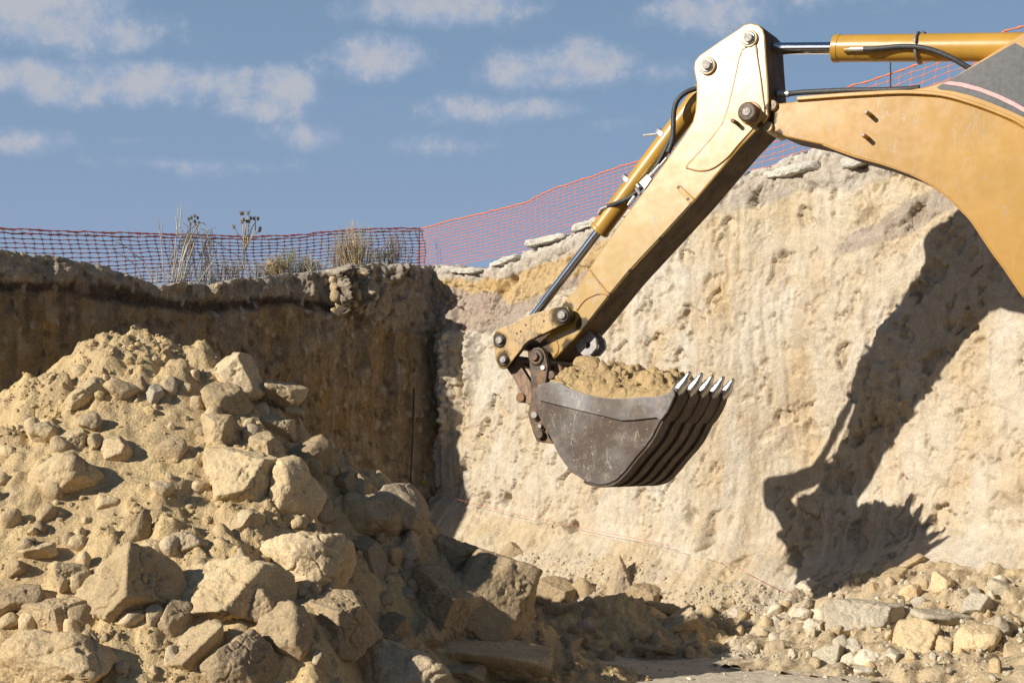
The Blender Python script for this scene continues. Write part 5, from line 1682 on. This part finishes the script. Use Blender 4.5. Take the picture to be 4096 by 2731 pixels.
a, b = at_bank(1638, 2010, EL, NL, .35), at_bank(1656, 1552, EL, NL, .20)
rod([a - (b - a) * .15, (a + b) / 2 + np.array([.006, 0, 0]), b], .0095, 'iron_rod', label='tall thin black iron rod leaning on the shaded bank near the corner', cat='rod')
a, b = at_bank(150, 1600, EL, NL, .30), at_bank(157, 1470, EL, NL, .22)
rod([a - (b - a) * .8, (a + b) / 2, b], .009, 'iron_rod', label='short black iron rod behind the left slope of the heap', cat='rod')
sp = [(1732, 1971), (1800, 1988), (1868, 2006), (1960, 2030), (2050, 2052), (2250, 2092), (2400, 2125), (2560, 2155), (2680, 2182)]
rod(catmull([at_bank(x, y, ER, NR, .14) for x, y in sp], 5), .0022, 'string_line', None, 'string', 5, label='thin red string stretched along the bench from the corner', cat='string')
sp = [(2885, 2238), (2960, 2275), (3060, 2328), (3145, 2372), (3200, 2420), (3215, 2450)]
rod(catmull([at_bank(x, y, ER, NR, .26) for x, y in sp], 5), .0022, 'string_line', None, 'string', 5, label='thin red string slanting down the bank foot left of the bucket shadow', cat='string')

for (px, py, sz, lab) in ((1735, 1697, .07, 'tiny yellow-green sprig growing on the bank, upper of two'), (1699, 1930, .075, 'tiny yellow-green sprig near the bank foot, lower of two')):
    hit, d = cast(px, py)
    rg = np.random.default_rng(px)
    mb = Mesh()
    base_ = hit - d * .01
    for i in range(9):
        t = rg.normal(size=3) * [1, .5, 1]
        t /= np.linalg.norm(t)
        s_ = np.cross(t, rg.normal(size=3))
        s_ /= np.linalg.norm(s_)
        p0, p1 = base_ - d * .03, base_ - d * .04 + t * sz * rg.uniform(.4, .8)
        mb.add(np.array([p0, (p0 + p1) / 2 + s_ * sz * .2, p1, (p0 + p1) / 2 - s_ * sz * .2]), np.array([[0, 1, 2, 3]]))
    link('weed_sprig', mb.build('weed_sprig', M['leaf'], False), label=lab, cat='weed')

# ------------------------------------------------------------------ dry plants on the shaded brink
c6, c7 = crop(0, 750, 1.96), crop(1100, 800, 2.24)


def brink(px, py, back):
    v_, z_ = bank_vz(px, py, EL, NL, back)
    q = CORNER - NL * back + EL * v_
    return np.array([q[0], q[1], z_])


def stems(name, parent, paths, back, r0, mat, rng_depth=.12, seed=0):
    """each path is a list of photograph points from the root up; tapering stalks"""
    rg = np.random.default_rng(seed)
    mb = Mesh()
    for pth in paths:
        pts = [brink(x, y, back + 0) for x, y in pth]
        b0, b1 = rg.uniform(-rng_depth, rng_depth), rg.uniform(-rng_depth, rng_depth)
        pts = [p - np.array([NL[0], NL[1], 0]) * (b0 + (b1 - b0) * i / max(1, len(pts) - 1)) for i, p in enumerate(pts)]
        pts[0] = pts[0] + np.array([0, 0, -.08])
        path = catmull(pts, 6)
        mb.tube(path, np.linspace(r0, r0 * .35, len(path)), 5)
    return link(name, mb.build(name, M[mat]), parent)


def mk(name, px, py, back, label, cat):
    return thing(name, brink(px, py, back), label, cat)


# tall grey reeds, some snapped over
t = mk('dry_reed', 690, 1100, .30, 'clump of tall bleached reeds rising straight above the net', 'dry plant')
stems('stalk', t, [c6((1350, 690), (1375, 520), (1390, 350), (1400, 260), (1412, 150)), c6((1400, 260), (1420, 190), (1444, 108)), c6((1385, 330), (1380, 270), (1370, 230)), c6((1360, 690), (1400, 500), (1420, 380), (1410, 300)), c6((1370, 690), (1425, 560), (1470, 420), (1490, 380))], .30, .008, 'straw_grey', .05, 1)
t = mk('dry_reed', 735, 1100, .25, 'bleached reed bent over in a high arch with drooping tip', 'dry plant')
stems('stalk', t, [c6((1390, 690), (1430, 560), (1480, 420), (1540, 300), (1580, 280), (1605, 300), (1622, 380), (1630, 480), (1645, 600)), c6((1440, 690), (1470, 600), (1500, 500), (1520, 420), (1560, 300))], .25, .0075, 'straw_grey', .04, 2)
t = mk('dry_reed', 760, 1105, .20, 'bleached reed arching far right down to the ground', 'dry plant')
stems('stalk', t, [c6((1370, 690), (1410, 540), (1450, 400), (1475, 365), (1560, 385), (1680, 430), (1800, 510), (1940, 580), (2080, 655)), c6((1450, 680), (1510, 600), (1560, 565), (1640, 570), (1750, 620), (1870, 670)), c6((1540, 690), (1640, 610), (1700, 550), (1765, 488))], .20, .007, 'straw_grey', .05, 3)
t = mk('dry_reed', 560, 1085, .30, 'pair of fallen reeds leaning left in thin arches', 'dry plant')
stems('stalk', t, [c6((1215, 680), (1150, 590), (1080, 530), (1000, 465), (920, 430), (885, 470), (858, 540)), c6((1140, 670), (1060, 605), (960, 540), (868, 500)), c6((1110, 660), (1060, 580), (1025, 500)), c6((1240, 680), (1232, 620), (1225, 580))], .30, .0065, 'straw_grey', .06, 4)
t = mk('dry_reed', 655, 1090, .35, 'thin pale wispy stalk standing alone left of the tall reeds', 'dry plant')
stems('stalk', t, [c6((1290, 670), (1275, 480), (1262, 360), (1248, 270), (1238, 215)), c6((1262, 360), (1270, 300), (1275, 270)), c6((1250, 320), (1240, 290))], .35, .006, 'straw_grey', .03, 5)


def heads(name, parent, pts, back, r, mat, seed):
    rg = np.random.default_rng(seed)
    for x, y in pts:
        c_ = brink(x, y, back)
        U, Fc = ico(2)
        P = U * [1, 1, 1.15] * r * (1 + .18 * rg.normal(size=len(U)))[:, None]
        mb = Mesh().add(P + c_, Fc)
        for k in range(8):
            an = rg.uniform(0, 6.28)
            tip_ = c_ + np.array([math.cos(an) * r * 1.3, math.sin(an) * r * 1.3, r * 1.6])
            mb.tube(np.array([c_ + np.array([0, 0, r * .3]), tip_]), np.array([r * .3, r * .05]), 4)
        link(name, mb.build(name, M[mat], False), parent)


t = mk('thistle', 967, 1090, .25, 'dry branching thistle with round spiky heads', 'thistle')
stems('stem', t, [c6((1895, 690), (1905, 600), (1918, 500), (1930, 420)), c6((1930, 420), (1920, 350), (1905, 290), (1893, 215)), c6((1925, 400), (1935, 320), (1945, 260), (1947, 205)), c6((1930, 430), (1900, 410), (1860, 360), (1835, 315)), c6((1930, 430), (1970, 390), (2010, 355), (2040, 328)),
                  c6((1935, 380), (1965, 330), (2000, 280), (2022, 248)), c6((1932, 360), (1950, 300), (1968, 245)), c6((1922, 370), (1910, 310), (1900, 265)), c6((1990, 300), (1995, 270), (1993, 245)), c6((1910, 620), (1925, 580), (1945, 560)), c6((1918, 500), (1900, 470), (1880, 440))], .25, .008, 'straw', .03, 6)
heads('flower_head', t, c6((1885, 207), (1903, 203), (1947, 203), (1833, 312), (2040, 323), (2035, 340), (2022, 246), (1993, 245), (1968, 242), (1912, 255), (1935, 265), (1895, 270), (1952, 268)), .25, .016, 'straw_dark', 7)

# dense dry thicket behind the reeds
rg = np.random.default_rng(12)


def thicket(name, px, py, wpx, hpx, n, back, r, mat, label, cat, lean=.25, top_var=.5, twigs=2, seed=0):
    rg = np.random.default_rng(seed + px)
    t = mk(name, px, py, back, label, cat)
    paths = []
    for i in range(n):
        x0 = px + rg.normal() * wpx * .25
        x1 = x0 + (x0 - px) * .6 + rg.normal() * wpx * lean * .5
        hh = 1.25 * hpx * (1 - top_var * rg.random() ** 1.2) * (1 - .35 * min(1, abs(x0 - px) / (wpx * .5)))
        xm, ym = (x0 + x1) / 2 + rg.normal() * wpx * .04, py - hh * .55
        paths.append([(x0, py + 14), (xm, ym), (x1, py - hh)])
        for k in range(twigs):
            f_ = rg.uniform(.45, .9)
            bx, by = x0 + (x1 - x0) * f_, py - hh * f_
            paths.append([(bx, by), (bx + rg.normal() * wpx * .06, by - hh * .12), (bx + rg.normal() * wpx * .10, by - hh * .22)])
    stems('stalks', t, paths, back, r, mat, .14, seed + 1)
    return t


t = thicket('dry_shrub', 765, 1095, 110, 200, 14, .40, .0042, 'straw_dark', 'brown twiggy shrub standing among the bleached reeds', 'shrub', .35, .6, 4, 20)
heads('seed_head', t, c6((1480, 250), (1500, 240), (1525, 225), (1550, 240), (1560, 280), (1490, 290), (1530, 270), (1545, 300), (1400, 470), (1355, 545), (1345, 595), (1575, 530), (1608, 607)), .40, .014, 'straw_dark', 21)
for i, (px, py, wp, hp, n, mat, lab) in enumerate((
        (1420, 1062, 105, 155, 150, 'straw', 'tall dense tuft of straw-coloured grass at the brink near the corner'),
        (1375, 1070, 70, 115, 60, 'straw_dark', 'shorter brownish tuft leaning on the left of the tall straw tuft'),
        (1165, 1095, 110, 95, 40, 'sage', 'dusty green bush in the middle of the shaded brink'),
        (1110, 1098, 80, 70, 45, 'straw', 'low yellowish grass left of the dusty green bush'),
        (1240, 1090, 100, 55, 45, 'straw_grey', 'low pale dry grass right of the dusty green bush'),
        (1030, 1105, 130, 60, 50, 'straw_grey', 'low pale dry grass at the foot of the thistle'),
        (900, 1112, 130, 80, 55, 'straw', 'loose dry grass between reeds and thistle'),
        (830, 1118, 110, 70, 40, 'straw_grey', 'thin dry grass under the arching reed'),
        (1540, 1050, 90, 55, 30, 'sage', 'small dark bush right of the tall straw tuft'),
        (1580, 1046, 70, 110, 14, 'straw_dark', 'thin bare twigs rising right of the small dark bush'),
        (690, 1105, 90, 60, 24, 'straw_grey', 'short dry stubble around the foot of the tall reeds'))):
    thicket('grass_tuft' if 'bush' not in lab else 'dry_bush', px, py, wp, hp, n, .30 + .05 * (i % 3), .0036, mat, lab, 'bush' if 'bush' in lab else 'grass tuft', .30, .6, 2 if 'bush' in lab or 'twig' in lab else 0, 30 + i)
